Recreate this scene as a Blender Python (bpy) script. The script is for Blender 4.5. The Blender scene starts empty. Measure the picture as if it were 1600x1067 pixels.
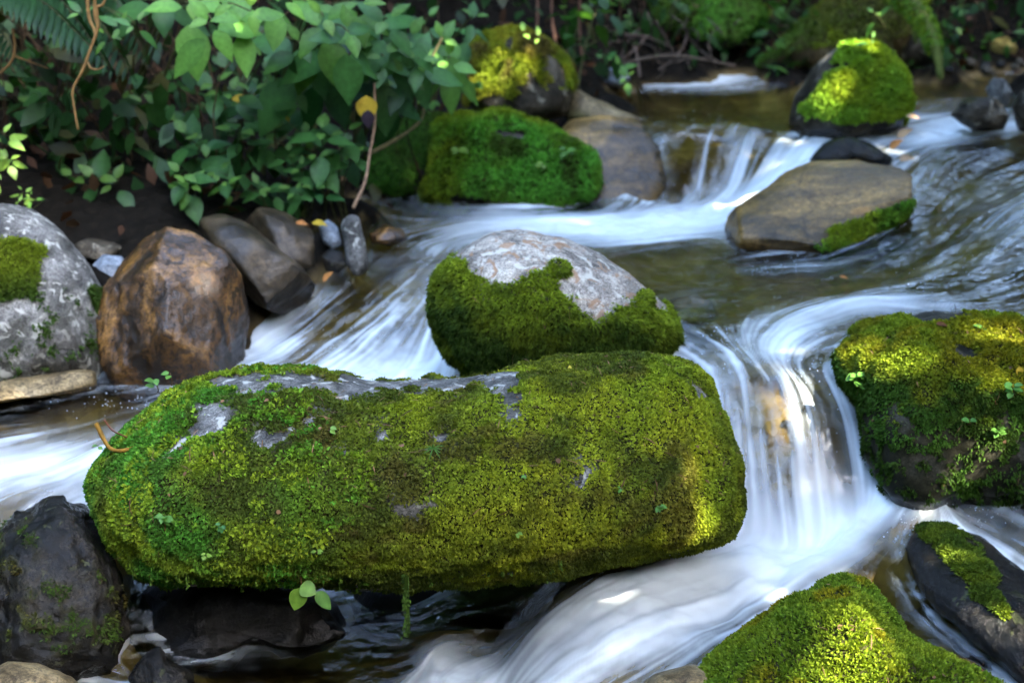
import bpy, bmesh, math, random
import numpy as np
from mathutils import Vector
from mathutils.bvhtree import BVHTree

# ------------------------------------------------------------------ camera, world, sun, exposure
scene = bpy.context.scene
COL = scene.collection
PITCH = math.radians(17.0)
CAM_H = 1.3
FPX = 1600 * 50.0 / 36.0

cam_data = bpy.data.cameras.new("camera")
cam_data.sensor_width = 36.0
cam_data.lens = 50.0
cam_data.clip_end = 300.0
cam_data.dof.use_dof = True
cam_data.dof.focus_distance = 3.42
cam_data.dof.aperture_fstop = 2.6
cam = bpy.data.objects.new("camera", cam_data)
COL.objects.link(cam)
cam.location = (0, 0, CAM_H)
cam.rotation_euler = (math.radians(90) - PITCH, 0, 0)
scene.camera = cam

SUN_EL = math.radians(43.0)
SUN_AZ = math.radians(130.0)          # clockwise from +Y (north): behind the camera on the right
SUN_DIR = np.array([math.sin(SUN_AZ) * math.cos(SUN_EL), math.cos(SUN_AZ) * math.cos(SUN_EL), math.sin(SUN_EL)])

world = bpy.data.worlds.new("World")
scene.world = world
world.use_nodes = True
wn = world.node_tree
sky = wn.nodes.new("ShaderNodeTexSky")
sky.sky_type = 'NISHITA'
sky.sun_disc = False
sky.sun_elevation = SUN_EL
sky.sun_rotation = SUN_AZ
sky.dust_density = 1.8
sky.ozone_density = 1.0
sky.air_density = 1.0
wn.links.new(sky.outputs[0], wn.nodes["Background"].inputs[0])
wn.nodes["Background"].inputs[1].default_value = 0.15

sun_data = bpy.data.lights.new("sun", 'SUN')
sun_data.energy = 2.0
sun_data.angle = math.radians(0.5)
sun_data.color = (1.0, 0.93, 0.80)
sun = bpy.data.objects.new("sun", sun_data)
COL.objects.link(sun)
sun.rotation_euler = Vector(SUN_DIR).to_track_quat('Z', 'Y').to_euler()
sun.location = (4, -4, 8)

scene.view_settings.view_transform = 'Standard'
scene.view_settings.look = 'None'
scene.view_settings.exposure = 4.8
scene.view_settings.gamma = 1.0
scene.cycles.max_bounces = 8
scene.cycles.diffuse_bounces = 2
scene.cycles.glossy_bounces = 3
scene.cycles.transmission_bounces = 3
scene.cycles.transparent_max_bounces = 8
scene.cycles.use_denoising = True
scene.cycles.caustics_reflective = False
scene.cycles.caustics_refractive = False
scene.cycles.sample_clamp_indirect = 4.0

random.seed(7)
RNG = np.random.default_rng(11)

# ------------------------------------------------------------------ geometry of the view (used only to read the photo)
CAM = np.array([0, 0, CAM_H])


def ray(px, py):
    a = (px - 800.0) / FPX
    b = -(py - 533.5) / FPX
    return np.array([a, math.cos(PITCH) + b * math.sin(PITCH), -math.sin(PITCH) + b * math.cos(PITCH)])


def at_z(px, py, z):
    r = ray(px, py)
    return CAM + r * ((z - CAM_H) / r[2])


def at_y(px, py, y):
    r = ray(px, py)
    return CAM + r * (y / r[1])


# ------------------------------------------------------------------ noise
def _hash(ix, iy, iz, seed):
    h = (ix.astype(np.uint32) * np.uint32(374761393) + iy.astype(np.uint32) * np.uint32(668265263)
         + iz.astype(np.uint32) * np.uint32(2147483647) + np.uint32((seed * 974711) & 0xffffffff))
    h = (h ^ (h >> np.uint32(13))) * np.uint32(1274126177)
    h = h ^ (h >> np.uint32(16))
    h = h * np.uint32(2246822519)
    return (h ^ (h >> np.uint32(15))).astype(np.float64) / 4294967295.0


def vnoise(p, freq, seed=0):
    """smooth value noise in -1..1"""
    with np.errstate(over='ignore'):
        q = p * freq + 917.3
        i = np.floor(q).astype(np.int64)
        f = q - i
        f = f * f * f * (f * (f * 6 - 15) + 10)
        out = 0
        for dx in (0, 1):
            wx = f[:, 0] if dx else 1 - f[:, 0]
            for dy in (0, 1):
                wy = f[:, 1] if dy else 1 - f[:, 1]
                for dz in (0, 1):
                    wz = f[:, 2] if dz else 1 - f[:, 2]
                    out = out + wx * wy * wz * _hash(i[:, 0] + dx, i[:, 1] + dy, i[:, 2] + dz, seed)
        return out * 2 - 1


def fbm(p, freq, octaves=4, seed=0, gain=0.5):
    a, s, t = 1.0, 0.0, 0.0
    for o in range(octaves):
        s = s + a * vnoise(p + o * 3.71, freq * (2.03 ** o), seed + o * 17)
        t += a
        a *= gain
    return s / t


def sstep(a, b, x):
    t = np.clip((x - a) / (b - a), 0, 1)
    return t * t * (3 - 2 * t)


# ------------------------------------------------------------------ mesh helpers
def mesh_np(name, V, faces, attrs=None, smooth=True):
    """faces: one array or a list of arrays (n,3) / (n,4)"""
    if not isinstance(faces, (list, tuple)):
        faces = [faces]
    faces = [f for f in faces if len(f)]
    me = bpy.data.meshes.new(name)
    V = np.asarray(V, dtype=np.float32)
    me.vertices.add(len(V))
    me.vertices.foreach_set('co', V.ravel())
    nl = sum(f.size for f in faces)
    npoly = sum(len(f) for f in faces)
    me.loops.add(nl)
    me.loops.foreach_set('vertex_index', np.concatenate([f.ravel() for f in faces]).astype(np.int32))
    me.polygons.add(npoly)
    starts, c = [], 0
    for f in faces:
        starts.append(c + np.arange(len(f)) * f.shape[1])
        c += f.size
    me.polygons.foreach_set('loop_start', np.concatenate(starts).astype(np.int32))
    me.polygons.foreach_set('use_smooth', np.full(npoly, smooth))
    for k, v in (attrs or {}).items():
        v = np.asarray(v, dtype=np.float32)
        if v.ndim == 1:
            a = me.attributes.new(k, 'FLOAT', 'POINT')
            a.data.foreach_set('value', v)
        else:
            a = me.attributes.new(k, 'FLOAT_COLOR', 'POINT')
            if v.shape[1] == 3:
                v = np.concatenate([v, np.ones((len(v), 1), np.float32)], 1)
            a.data.foreach_set('color', v.ravel())
    me.update(calc_edges=True)
    me.validate()
    return me


def link(name, me, mat=None, parent=None, loc=None):
    o = bpy.data.objects.new(name, me)
    COL.objects.link(o)
    if mat is not None:
        me.materials.append(mat)
    if loc is not None:
        o.location = [float(v) for v in loc]
    if parent is not None:
        o.parent = parent
    return o


def tag(o, label, cat, group=None):
    o['label'] = label
    o['category'] = cat
    if group:
        o['group'] = group
    return o


def empty(name, loc, label, cat, group=None):
    o = bpy.data.objects.new(name, None)
    COL.objects.link(o)
    o.empty_display_size = 0.1
    o.location = [float(v) for v in loc]
    return tag(o, label, cat, group)


def norm(v):
    return v / np.maximum(np.linalg.norm(v, axis=-1, keepdims=True), 1e-9)


def vnormals(V, F):
    N = np.zeros_like(V)
    a, b, c = V[F[:, 0]], V[F[:, 1]], V[F[:, 2]]
    n = np.cross(b - a, c - a)
    for k in range(3):
        np.add.at(N, F[:, k], n)
    return norm(N)


class Geo:
    """collects pieces, then one mesh"""

    def __init__(self):
        self.V, self.Q, self.T, self.C, self.n = [], [], [], [], 0

    def add(self, V, quads=None, tris=None, col=None):
        V = np.asarray(V, dtype=np.float64)
        self.V.append(V)
        if quads is not None and len(quads):
            self.Q.append(np.asarray(quads) + self.n)
        if tris is not None and len(tris):
            self.T.append(np.asarray(tris) + self.n)
        c = np.ones((len(V), 3)) * (0.5 if col is None else np.asarray(col))
        self.C.append(c)
        self.n += len(V)

    def build(self, name, mat, parent=None, loc=(0, 0, 0), smooth=True):
        V = np.concatenate(self.V) - np.asarray(loc)
        faces = []
        if self.Q:
            faces.append(np.concatenate(self.Q))
        if self.T:
            faces.append(np.concatenate(self.T))
        me = mesh_np(name, V, faces, {'col': np.concatenate(self.C)}, smooth)
        return link(name, me, mat, parent, None if parent is not None else loc)


def spline(P, n):
    """Catmull-Rom through rows of P, n samples"""
    P = np.asarray(P, dtype=float)
    if len(P) == 2:
        t = np.linspace(0, 1, n)[:, None]
        return P[0] * (1 - t) + P[1] * t
    Q = np.concatenate([[2 * P[0] - P[1]], P, [2 * P[-1] - P[-2]]])
    t = np.linspace(0, len(P) - 1 - 1e-6, n)
    i = t.astype(int)
    f = (t - i)[:, None]
    p0, p1, p2, p3 = Q[i], Q[i + 1], Q[i + 2], Q[i + 3]
    return 0.5 * (2 * p1 + (p2 - p0) * f + (2 * p0 - 5 * p1 + 4 * p2 - p3) * f ** 2 + (3 * p1 - p0 - 3 * p2 + p3) * f ** 3)


def tube(geo, pts, r0, r1=None, sides=6, col=None, n=None, wobble=0.0):
    pts = spline(pts, n or max(6, len(pts) * 4))
    m = len(pts)
    r1 = r0 if r1 is None else r1
    r = np.linspace(r0, r1, m)
    if wobble:
        r = r * (1 + wobble * (RNG.random(m) - 0.5) * 2)
    T = norm(np.gradient(pts, axis=0))
    ref = np.array([0.31, 0.22, 0.92]) if abs(T[:, 2]).mean() < 0.8 else np.array([1.0, 0.2, 0.1])
    A = norm(np.cross(T, ref))
    B = np.cross(T, A)
    th = np.linspace(0, 2 * math.pi, sides, endpoint=False)
    V = pts[:, None, :] + r[:, None, None] * (np.cos(th)[None, :, None] * A[:, None, :] + np.sin(th)[None, :, None] * B[:, None, :])
    V = V.reshape(-1, 3)
    i = np.arange(m - 1)[:, None] * sides
    k = np.arange(sides)[None, :]
    k2 = (k + 1) % sides
    Q = np.stack([i + k, i + k2, i + sides + k2, i + sides + k], -1).reshape(-1, 4)
    V = np.concatenate([V, [pts[-1] + T[-1] * r[-1]]])
    e = (m - 1) * sides
    tr = np.stack([e + np.arange(sides), e + (np.arange(sides) + 1) % sides, np.full(sides, m * sides)], -1)
    geo.add(V, Q, tr, col)
    return pts


# ------------------------------------------------------------------ materials
def new_mat(name):
    m = bpy.data.materials.new(name)
    m.use_nodes = True
    nt = m.node_tree
    for n in list(nt.nodes):
        nt.nodes.remove(n)
    out = nt.nodes.new('ShaderNodeOutputMaterial')
    return m, nt, out


def nd(nt, typ, **kw):
    n = nt.nodes.new(typ)
    for k, v in kw.items():
        if k.startswith('i_'):
            key = k[2:]
            key = int(key) if key.isdigit() else key.replace('_', ' ')
            n.inputs[key].default_value = v
        else:
            setattr(n, k, v)
    return n


def rgba(c):
    return (c[0], c[1], c[2], 1.0)


def ramp(nt, fac, stops):
    r = nt.nodes.new('ShaderNodeValToRGB')
    el = r.color_ramp.elements
    while len(el) < len(stops):
        el.new(0.5)
    for e, (p, c) in zip(el, stops):
        e.position = p
        e.color = rgba(c) if len(c) == 3 else c
    nt.links.new(fac, r.inputs[0])
    return r


def mix_rgb(nt, fac, a, b, mode='MIX'):
    m = nt.nodes.new('ShaderNodeMix')
    m.data_type = 'RGBA'
    m.blend_type = mode
    L = nt.links
    for sock, v in ((m.inputs[0], fac), (m.inputs[6], a), (m.inputs[7], b)):
        if hasattr(v, 'is_linked'):
            L.new(v, sock)
        else:
            sock.default_value = v if not isinstance(v, (tuple, list)) else rgba(v)
    return m.outputs[2]


def math_n(nt, op, a, b=None, clamp=False):
    m = nt.nodes.new('ShaderNodeMath')
    m.operation = op
    m.use_clamp = clamp
    for s, v in ((m.inputs[0], a), (m.inputs[1], b)):
        if v is None:
            continue
        if hasattr(v, 'is_linked'):
            nt.links.new(v, s)
        else:
            s.default_value = v
    return m.outputs[0]


def attr(nt, name):
    a = nt.nodes.new('ShaderNodeAttribute')
    a.attribute_name = name
    return a


def mat_stone(name, cols, scale=6.0, lichen=None, lich_amt=0.0, rough=0.75, wet_rough=0.12, bump=0.35, wet=0.0, streak=None, spec=0.5, coat=0.0):
    """cols: three albedos dark, mid, light.  attributes: moss (soil under moss), wet (0..1)"""
    m, nt, out = new_mat(name)
    L = nt.links
    tc = nd(nt, 'ShaderNodeTexCoord')
    vec = tc.outputs['Object']
    if streak:
        mp = nd(nt, 'ShaderNodeMapping')
        mp.inputs['Scale'].default_value = streak
        mp.inputs['Rotation'].default_value = (0.2, 0.5, 0.3)
        L.new(vec, mp.inputs[0])
        vec = mp.outputs[0]
    n1 = nd(nt, 'ShaderNodeTexNoise', i_Scale=scale, i_Detail=9.0, i_Roughness=0.62, i_Distortion=0.4)
    n2 = nd(nt, 'ShaderNodeTexNoise', i_Scale=scale * 9, i_Detail=6.0, i_Roughness=0.7)
    L.new(vec, n1.inputs['Vector'])
    L.new(tc.outputs['Object'], n2.inputs['Vector'])
    r = ramp(nt, n1.outputs[0], [(0.36, cols[0]), (0.5, cols[1]), (0.66, cols[2])])
    sp = ramp(nt, n2.outputs[0], [(0.35, (0.55, 0.55, 0.55)), (0.62, (1.25, 1.25, 1.25))])
    c = mix_rgb(nt, 1.0, r.outputs[0], sp.outputs[0], 'MULTIPLY')
    ng = nd(nt, 'ShaderNodeTexNoise', i_Scale=scale * 26, i_Detail=3.0, i_Roughness=0.8)
    L.new(tc.outputs['Object'], ng.inputs['Vector'])
    gr = ramp(nt, ng.outputs[0], [(0.36, (0.35, 0.35, 0.35)), (0.5, (1, 1, 1)), (0.66, (1.7, 1.7, 1.65))])
    c = mix_rgb(nt, 0.8, c, gr.outputs[0], 'MULTIPLY')
    vc = nd(nt, 'ShaderNodeTexVoronoi', i_Scale=scale * 0.8)
    vc.feature = 'DISTANCE_TO_EDGE'
    wv = mix_rgb(nt, 0.12, tc.outputs['Object'], n1.outputs['Color'])
    L.new(wv, vc.inputs['Vector'])
    ck = ramp(nt, vc.outputs['Distance'], [(0.0, (0.30, 0.28, 0.25)), (0.018, (1, 1, 1))])
    c = mix_rgb(nt, 0.75, c, ck.outputs[0], 'MULTIPLY')
    if lichen is not None:
        nb = nd(nt, 'ShaderNodeTexNoise', i_Scale=scale * 2.6, i_Detail=5.0, i_Roughness=0.55, i_Distortion=0.8)
        L.new(tc.outputs['Object'], nb.inputs['Vector'])
        for k, lc in enumerate(lichen):
            lo = 0.66 - lich_amt * 0.25 + 0.02 * k
            src = nb.outputs['Color'] if k else nb.outputs[0]
            if k:
                se = nd(nt, 'ShaderNodeSeparateColor')
                L.new(src, se.inputs[0])
                src = se.outputs[min(k, 2)]
            rr = ramp(nt, src, [(lo, (0, 0, 0)), (lo + 0.07, (0.85, 0.85, 0.85))])
            c = mix_rgb(nt, rr.outputs[0], c, lc)
    am = attr(nt, 'moss')
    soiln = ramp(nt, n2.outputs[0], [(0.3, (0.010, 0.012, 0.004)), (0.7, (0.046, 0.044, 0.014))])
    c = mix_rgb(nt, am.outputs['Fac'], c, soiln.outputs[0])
    aw = attr(nt, 'wet')
    wetf = math_n(nt, 'ADD', aw.outputs['Fac'], wet, True)
    dark = mix_rgb(nt, 1.0, c, (0.42, 0.40, 0.37), 'MULTIPLY')
    c = mix_rgb(nt, wetf, c, dark)
    rg = nd(nt, 'ShaderNodeMapRange')
    L.new(wetf, rg.inputs[0])
    rg.inputs[3].default_value = rough
    rg.inputs[4].default_value = wet_rough
    p = nd(nt, 'ShaderNodeBsdfPrincipled')
    sg = nd(nt, 'ShaderNodeMapRange')
    L.new(wetf, sg.inputs[0])
    sg.inputs[3].default_value = spec if rough < .45 else .10
    sg.inputs[4].default_value = spec
    sgm = math_n(nt, 'MULTIPLY', sg.outputs[0], math_n(nt, 'SUBTRACT', 1.0, math_n(nt, 'MULTIPLY', am.outputs['Fac'], .9), True))
    L.new(sgm, p.inputs['Specular IOR Level'])
    L.new(c, p.inputs['Base Color'])
    mo = math_n(nt, 'MAXIMUM', rg.outputs[0], math_n(nt, 'MULTIPLY', am.outputs['Fac'], 0.85))
    L.new(mo, p.inputs['Roughness'])
    if coat:
        p.inputs['Coat Weight'].default_value = coat
        p.inputs['Coat Roughness'].default_value = 0.08
    b1 = nd(nt, 'ShaderNodeBump', i_Strength=bump, i_Distance=0.02)
    L.new(n1.outputs[0], b1.inputs['Height'])
    b2 = nd(nt, 'ShaderNodeBump', i_Strength=bump, i_Distance=0.004)
    L.new(n2.outputs[0], b2.inputs['Height'])
    L.new(b1.outputs[0], b2.inputs['Normal'])
    L.new(b2.outputs[0], p.inputs['Normal'])
    L.new(p.outputs[0], out.inputs[0])
    return m


def mat_leaf(name, rough=0.45, spec=0.12, trans=0.35, tint=(1.15, 1.25, 0.55)):
    m, nt, out = new_mat(name)
    L = nt.links
    a = attr(nt, 'col')
    tc = nd(nt, 'ShaderNodeTexCoord')
    n = nd(nt, 'ShaderNodeTexNoise', i_Scale=60.0, i_Detail=3.0)
    L.new(tc.outputs['Object'], n.inputs['Vector'])
    r = ramp(nt, n.outputs[0], [(0.3, (0.8, 0.8, 0.8)), (0.7, (1.15, 1.15, 1.15))])
    c = mix_rgb(nt, 1.0, a.outputs['Color'], r.outputs[0], 'MULTIPLY')
    p = nd(nt, 'ShaderNodeBsdfPrincipled')
    L.new(c, p.inputs['Base Color'])
    p.inputs['Roughness'].default_value = rough
    p.inputs['Specular IOR Level'].default_value = spec
    t = nd(nt, 'ShaderNodeBsdfTranslucent')
    tcx = mix_rgb(nt, 1.0, c, tint, 'MULTIPLY')
    L.new(tcx, t.inputs[0])
    mx = nd(nt, 'ShaderNodeMixShader')
    mx.inputs[0].default_value = trans
    L.new(p.outputs[0], mx.inputs[1])
    L.new(t.outputs[0], mx.inputs[2])
    L.new(mx.outputs[0], out.inputs[0])
    return m


def mat_bark(name, rough=0.8):
    m, nt, out = new_mat(name)
    L = nt.links
    a = attr(nt, 'col')
    tc = nd(nt, 'ShaderNodeTexCoord')
    n = nd(nt, 'ShaderNodeTexNoise', i_Scale=45.0, i_Detail=6.0, i_Roughness=0.65)
    L.new(tc.outputs['Object'], n.inputs['Vector'])
    r = ramp(nt, n.outputs[0], [(0.3, (0.5, 0.5, 0.5)), (0.7, (1.35, 1.3, 1.2))])
    c = mix_rgb(nt, 1.0, a.outputs['Color'], r.outputs[0], 'MULTIPLY')
    p = nd(nt, 'ShaderNodeBsdfPrincipled')
    L.new(c, p.inputs['Base Color'])
    p.inputs['Roughness'].default_value = rough
    p.inputs['Specular IOR Level'].default_value = 0.1
    b = nd(nt, 'ShaderNodeBump', i_Strength=0.5, i_Distance=0.006)
    L.new(n.outputs[0], b.inputs['Height'])
    L.new(b.outputs[0], p.inputs['Normal'])
    L.new(p.outputs[0], out.inputs[0])
    return m


M_LEAF = mat_leaf('shrub_leaf', rough=.42, spec=.16, tint=(1.0, 1.15, 0.6))
M_CROWN = mat_leaf('crown_leaf', trans=0.12, spec=.08, rough=.6, tint=(.9, 1.1, .6))
M_MOSS = mat_leaf('moss_leaflets', rough=0.6, spec=0.06, trans=0.3, tint=(1.2, 1.2, 0.5))
M_BARK = mat_bark('bark')
M_DRY = mat_leaf('dry_leaf', rough=0.6, spec=0.1, trans=0.25, tint=(1.1, 0.9, 0.6))

# ------------------------------------------------------------------ water: streamlines read as (px, py, z, foam)
STREAM = [
    # upper pool
    [(1900, 128, .34, .25), (1560, 128, .33, .25), (1300, 142, .305, .05), (1120, 170, .29, .0), (1000, 180, .287, .0)],
    [(1180, 122, .325, .6), (1100, 131, .315, .85), (1020, 133, .305, .7), (985, 150, .295, .1)],
    [(1240, 150, .30, .1), (1170, 168, .292, .05), (1110, 188, .287, .05), (1085, 205, .272, .2), (1072, 250, .15, .35), (1064, 303, .01, .45), (1000, 335, .005, .85)],
    [(1240, 170, .293, .0), (1160, 188, .287, .05), (1135, 203, .272, .55), (1120, 250, .15, .42), (1105, 303, .012, .6), (1030, 340, .003, .95)],
    [(1240, 190, .285, .0), (1200, 200, .28, .05), (1180, 212, .262, .3), (1165, 255, .14, .42), (1140, 306, .015, .75), (1060, 345, .0, 1)],
    [(1290, 208, .272, .2), (1262, 226, .245, .95), (1220, 262, .16, 1), (1165, 300, .06, 1), (1105, 330, .01, 1), (980, 350, 0, 1), (860, 350, 0, 1), (740, 350, 0, .8), (655, 362, -.005, .55)],
    [(1040, 212, .265, .1), (1000, 240, .175, .08), (985, 285, .07, .2), (965, 325, .0, .45), (880, 338, 0, .85), (760, 338, 0, .7), (650, 345, 0, .35), (590, 330, .0, .25)],
    [(1120, 355, 0, .8), (1000, 372, 0, .85), (900, 372, 0, .75), (790, 362, 0, .7), (690, 375, -.01, .6)],
    [(1100, 385, 0, .12), (1010, 395, 0, .2), (960, 420, 0, .0)],
    # left chute
    [(690, 345, 0, .5), (640, 375, -.01, .45), (600, 410, -.02, .33), (540, 455, -.07, .24), (480, 505, -.14, .26), (425, 545, -.20, .8), (340, 585, -.22, .7)],
    [(700, 370, -.005, .6), (665, 410, -.02, .4), (620, 450, -.05, .26), (560, 500, -.12, .28), (490, 550, -.19, .5), (400, 600, -.22, .7)],
    [(720, 390, -.005, .4), (690, 430, -.03, .42), (655, 480, -.09, .45), (610, 530, -.16, .55), (560, 580, -.2, .9), (450, 620, -.22, .8)],
    [(700, 440, -.03, .45), (685, 480, -.08, .5), (670, 530, -.16, .65), (650, 575, -.21, .95), (600, 620, -.23, .9)],
    [(560, 350, .0, .2), (560, 395, -.02, .25), (530, 440, -.06, .3), (505, 470, -.1, .55), (470, 505, -.15, .5), (410, 535, -.2, .9), (380, 560, -.21, .7)],
    # left stream
    [(420, 580, -.21, .7), (300, 610, -.225, .5), (215, 640, -.23, .3), (120, 670, -.235, .4), (0, 700, -.24, .6), (-150, 720, -.25, .5)],
    [(380, 620, -.22, .7), (240, 660, -.23, .5), (140, 700, -.24, .6), (40, 735, -.245, .85), (-120, 760, -.26, .7)],
    [(320, 680, -.23, .5), (180, 720, -.24, .65), (100, 755, -.25, .55), (20, 785, -.27, .4), (-60, 850, -.36, .45), (-120, 950, -.5, .4)],
    [(230, 632, -.228, .3), (150, 645, -.23, .12), (60, 655, -.235, .2), (-60, 665, -.24, .3)],
    [(0, 830, -.33, .3), (-30, 900, -.42, .3), (-60, 1010, -.52, .3), (-40, 1100, -.58, .3)],
    [(30, 1035, -.55, .2), (130, 1060, -.57, .15), (220, 1075, -.6, .1), (330, 1120, -.62, .05)],
    # middle pool
    [(1330, 415, .02, .3), (1250, 418, .005, .55), (1180, 422, 0, .35), (1090, 440, 0, .03), (1060, 470, 0, 0)],
    [(1100, 400, 0, 0), (1000, 440, 0, 0), (1040, 500, 0, .05), (1090, 525, -.005, .45), (1140, 555, -.02, .5), (1165, 590, -.05, .4), (1170, 640, -.13, .42), (1178, 720, -.26, .5), (1190, 840, -.43, .85)],
    [(1180, 440, 0, .03), (1150, 490, 0, .08), (1150, 525, -.005, .45), (1180, 560, -.03, .55), (1205, 600, -.06, .4), (1215, 650, -.14, .34), (1222, 740, -.28, .42), (1235, 845, -.43, .8)],
    [(1620, 490, .055, .3), (1540, 487, .06, .35), (1465, 474, .06, .7), (1390, 467, .055, .75), (1310, 476, .03, .75), (1240, 505, .0, .8), (1195, 545, -.02, .9), (1215, 580, -.045, .55), (1245, 620, -.09, .45), (1258, 690, -.2, .42), (1265, 770, -.33, .75), (1275, 845, -.43, .9)],
    [(1480, 500, .03, .12), (1390, 495, .025, .2), (1310, 515, .005, .35), (1250, 550, -.02, .6), (1255, 590, -.05, .4), (1285, 625, -.1, .5), (1298, 690, -.2, .52), (1308, 760, -.32, .75), (1320, 830, -.42, .95)],
    [(1380, 520, .01, .1), (1320, 550, -.02, .2), (1290, 575, -.04, .25), (1300, 600, -.07, .35), (1325, 660, -.16, .5), (1338, 740, -.29, .55), (1350, 810, -.40, .9)],
    # right riffle
    [(1650, 185, .30, .3), (1570, 195, .29, .8), (1490, 210, .28, .95), (1420, 222, .262, .75), (1380, 238, .235, .4)],
    [(1660, 215, .285, .1), (1560, 225, .27, .2), (1480, 245, .24, .25), (1450, 290, .17, .3), (1420, 335, .11, .25), (1350, 385, .04, .3), (1290, 405, .01, .4)],
    [(1700, 250, .26, .1), (1600, 270, .23, .15), (1520, 300, .18, .35), (1470, 345, .115, .2), (1390, 400, .05, .15), (1290, 445, .01, .1), (1200, 470, 0, .05)],
    [(1720, 290, .26, .1), (1620, 320, .21, .3), (1560, 350, .16, .35), (1510, 395, .1, .2), (1430, 440, .06, .15), (1330, 462, .035, .3)],
    [(1740, 330, .22, .2), (1640, 370, .17, .35), (1590, 410, .11, .25), (1530, 450, .075, .15), (1450, 468, .06, .3)],
    [(1760, 400, .17, .2), (1680, 430, .13, .2), (1610, 465, .08, .15), (1540, 482, .06, .2)],
    [(1900, 480, .15, .2), (1800, 520, .1, .2), (1720, 570, .05, .2)],
    # lower rapids
    [(1470, 772, -.34, .8), (1420, 766, -.31, 1), (1370, 795, -.37, 1), (1310, 830, -.41, 1), (1230, 870, -.43, 1), (1130, 920, -.45, 1), (1030, 960, -.475, 1), (930, 1010, -.52, .85), (850, 1065, -.60, .8), (800, 1110, -.66, .6)],
    [(1200, 845, -.43, .9), (1120, 868, -.435, 1), (1040, 880, -.44, .98), (970, 900, -.45, .88), (900, 940, -.49, .8), (840, 990, -.55, .7), (795, 1045, -.62, .6), (770, 1100, -.68, .6)],
    [(1330, 855, -.42, .9), (1240, 905, -.445, .95), (1150, 955, -.47, .9), (1060, 1000, -.5, .8), (970, 1040, -.545, .6), (890, 1090, -.61, .5)],
    [(1400, 850, -.4, .55), (1320, 885, -.43, .5), (1220, 935, -.465, .6), (1140, 985, -.49, .5), (1060, 1040, -.535, .4), (980, 1100, -.6, .4)],
    [(1120, 1010, -.5, .3), (1080, 1050, -.53, .25), (1020, 1100, -.58, .2)],
    [(1060, 862, -.435, .35), (990, 868, -.44, .25), (945, 895, -.45, .4), (880, 935, -.5, .5), (825, 985, -.57, .5), (785, 1040, -.64, .5)],
    [(1430, 775, -.35, .9), (1490, 788, -.36, .65), (1550, 812, -.375, .55), (1620, 850, -.39, .5), (1720, 900, -.42, .4)],
    [(1400, 800, -.38, .8), (1395, 840, -.4, .35), (1385, 890, -.44, .12), (1400, 940, -.47, .06), (1450, 1000, -.5, .06), (1520, 1060, -.52, .1), (1600, 1120, -.56, .1)],
    # pool beneath the long boulder
    [(780, 1000, -.66, .25), (730, 990, -.66, .3), (680, 1005, -.66, .5), (655, 1050, -.66, .8), (690, 1110, -.67, .6)],
    [(760, 1050, -.66, .7), (730, 1060, -.66, .75), (700, 1080, -.66, .6)],
    [(640, 960, -.66, .0), (560, 980, -.66, 0), (450, 1000, -.65, 0), (330, 1020, -.63, .03), (250, 1030, -.61, .1)],
    [(640, 1050, -.66, .1), (520, 1060, -.66, .0), (400, 1070, -.65, .03), (280, 1080, -.63, .1)],
    [(600, 900, -.66, 0), (450, 905, -.65, 0), (300, 905, -.6, 0)],
]


def stream_points():
    pts, val = [], []
    for line in STREAM:
        P = np.array([np.append(at_z(a, b, z), f) for a, b, z, f in line])
        seg = np.linalg.norm(np.diff(P[:, :3], axis=0), axis=1).sum()
        n = max(len(line) * 2, int(seg / 0.16))
        S = spline(P, n)
        T = np.gradient(S, axis=0)[:, :2]
        T = norm(T)
        pts.append(S[:, :2])
        val.append(np.stack([S[:, 2], np.clip(S[:, 3], 0, 1), T[:, 0], T[:, 1]], 1))
    return np.concatenate(pts), np.concatenate(val)


class RBF:
    def __init__(self, X, Y, c=0.04, lam=0.02):
        self.X = X.astype(np.float32)
        self.c2 = c * c
        n = len(X)
        R = np.sqrt(((X[:, None] - X[None]) ** 2).sum(-1) + self.c2)
        A = np.zeros((n + 1, n + 1))
        A[:n, :n] = -R + lam * np.eye(n)
        A[:n, n] = 1
        A[n, :n] = 1
        B = np.zeros((n + 1, Y.shape[1]))
        B[:n] = Y
        W = np.linalg.solve(A, B)
        self.w = W[:n].astype(np.float32)
        self.b = W[n]

    def __call__(self, Q):
        out = []
        Q = np.asarray(Q, dtype=np.float32)
        for i in range(0, len(Q), 40000):
            q = Q[i:i + 40000]
            d2 = (q ** 2).sum(1)[:, None] + (self.X ** 2).sum(1)[None] - 2 * q @ self.X.T
            R = np.sqrt(np.maximum(d2, 0) + self.c2)
            out.append(-R @ self.w + self.b)
        return np.concatenate(out).astype(np.float64)


SP, SV = stream_points()
WATER = RBF(SP, SV)



def water_z(Q):
    """water level; drops away from the stream so that the banks read as land"""
    Q = np.atleast_2d(np.asarray(Q, dtype=float))[:, :2]
    out = np.empty(len(Q))
    for i in range(0, len(Q), 40000):
        q = Q[i:i + 40000]
        ds = np.sqrt(np.maximum(((q ** 2).sum(1)[:, None] + (SP ** 2).sum(1)[None] - 2 * q @ SP.T).min(1), 0))
        B2 = BANK[:, :2]
        db = np.sqrt(np.maximum(((q ** 2).sum(1)[:, None] + (B2 ** 2).sum(1)[None] - 2 * q @ B2.T).min(1), 0))
        out[i:i + 40000] = -2.0 * np.maximum(sstep(.0, .18, ds - db), sstep(.5, .9, ds))
    return out + WATER(Q)[:, 0]


# ------------------------------------------------------------------ ground: bed under the water, banks beside it
BANK = []


def bk(px, py, z, dz=0.0):
    p = at_z(px, py, z)
    BANK.append((p[0], p[1], p[2] + dz))


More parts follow.
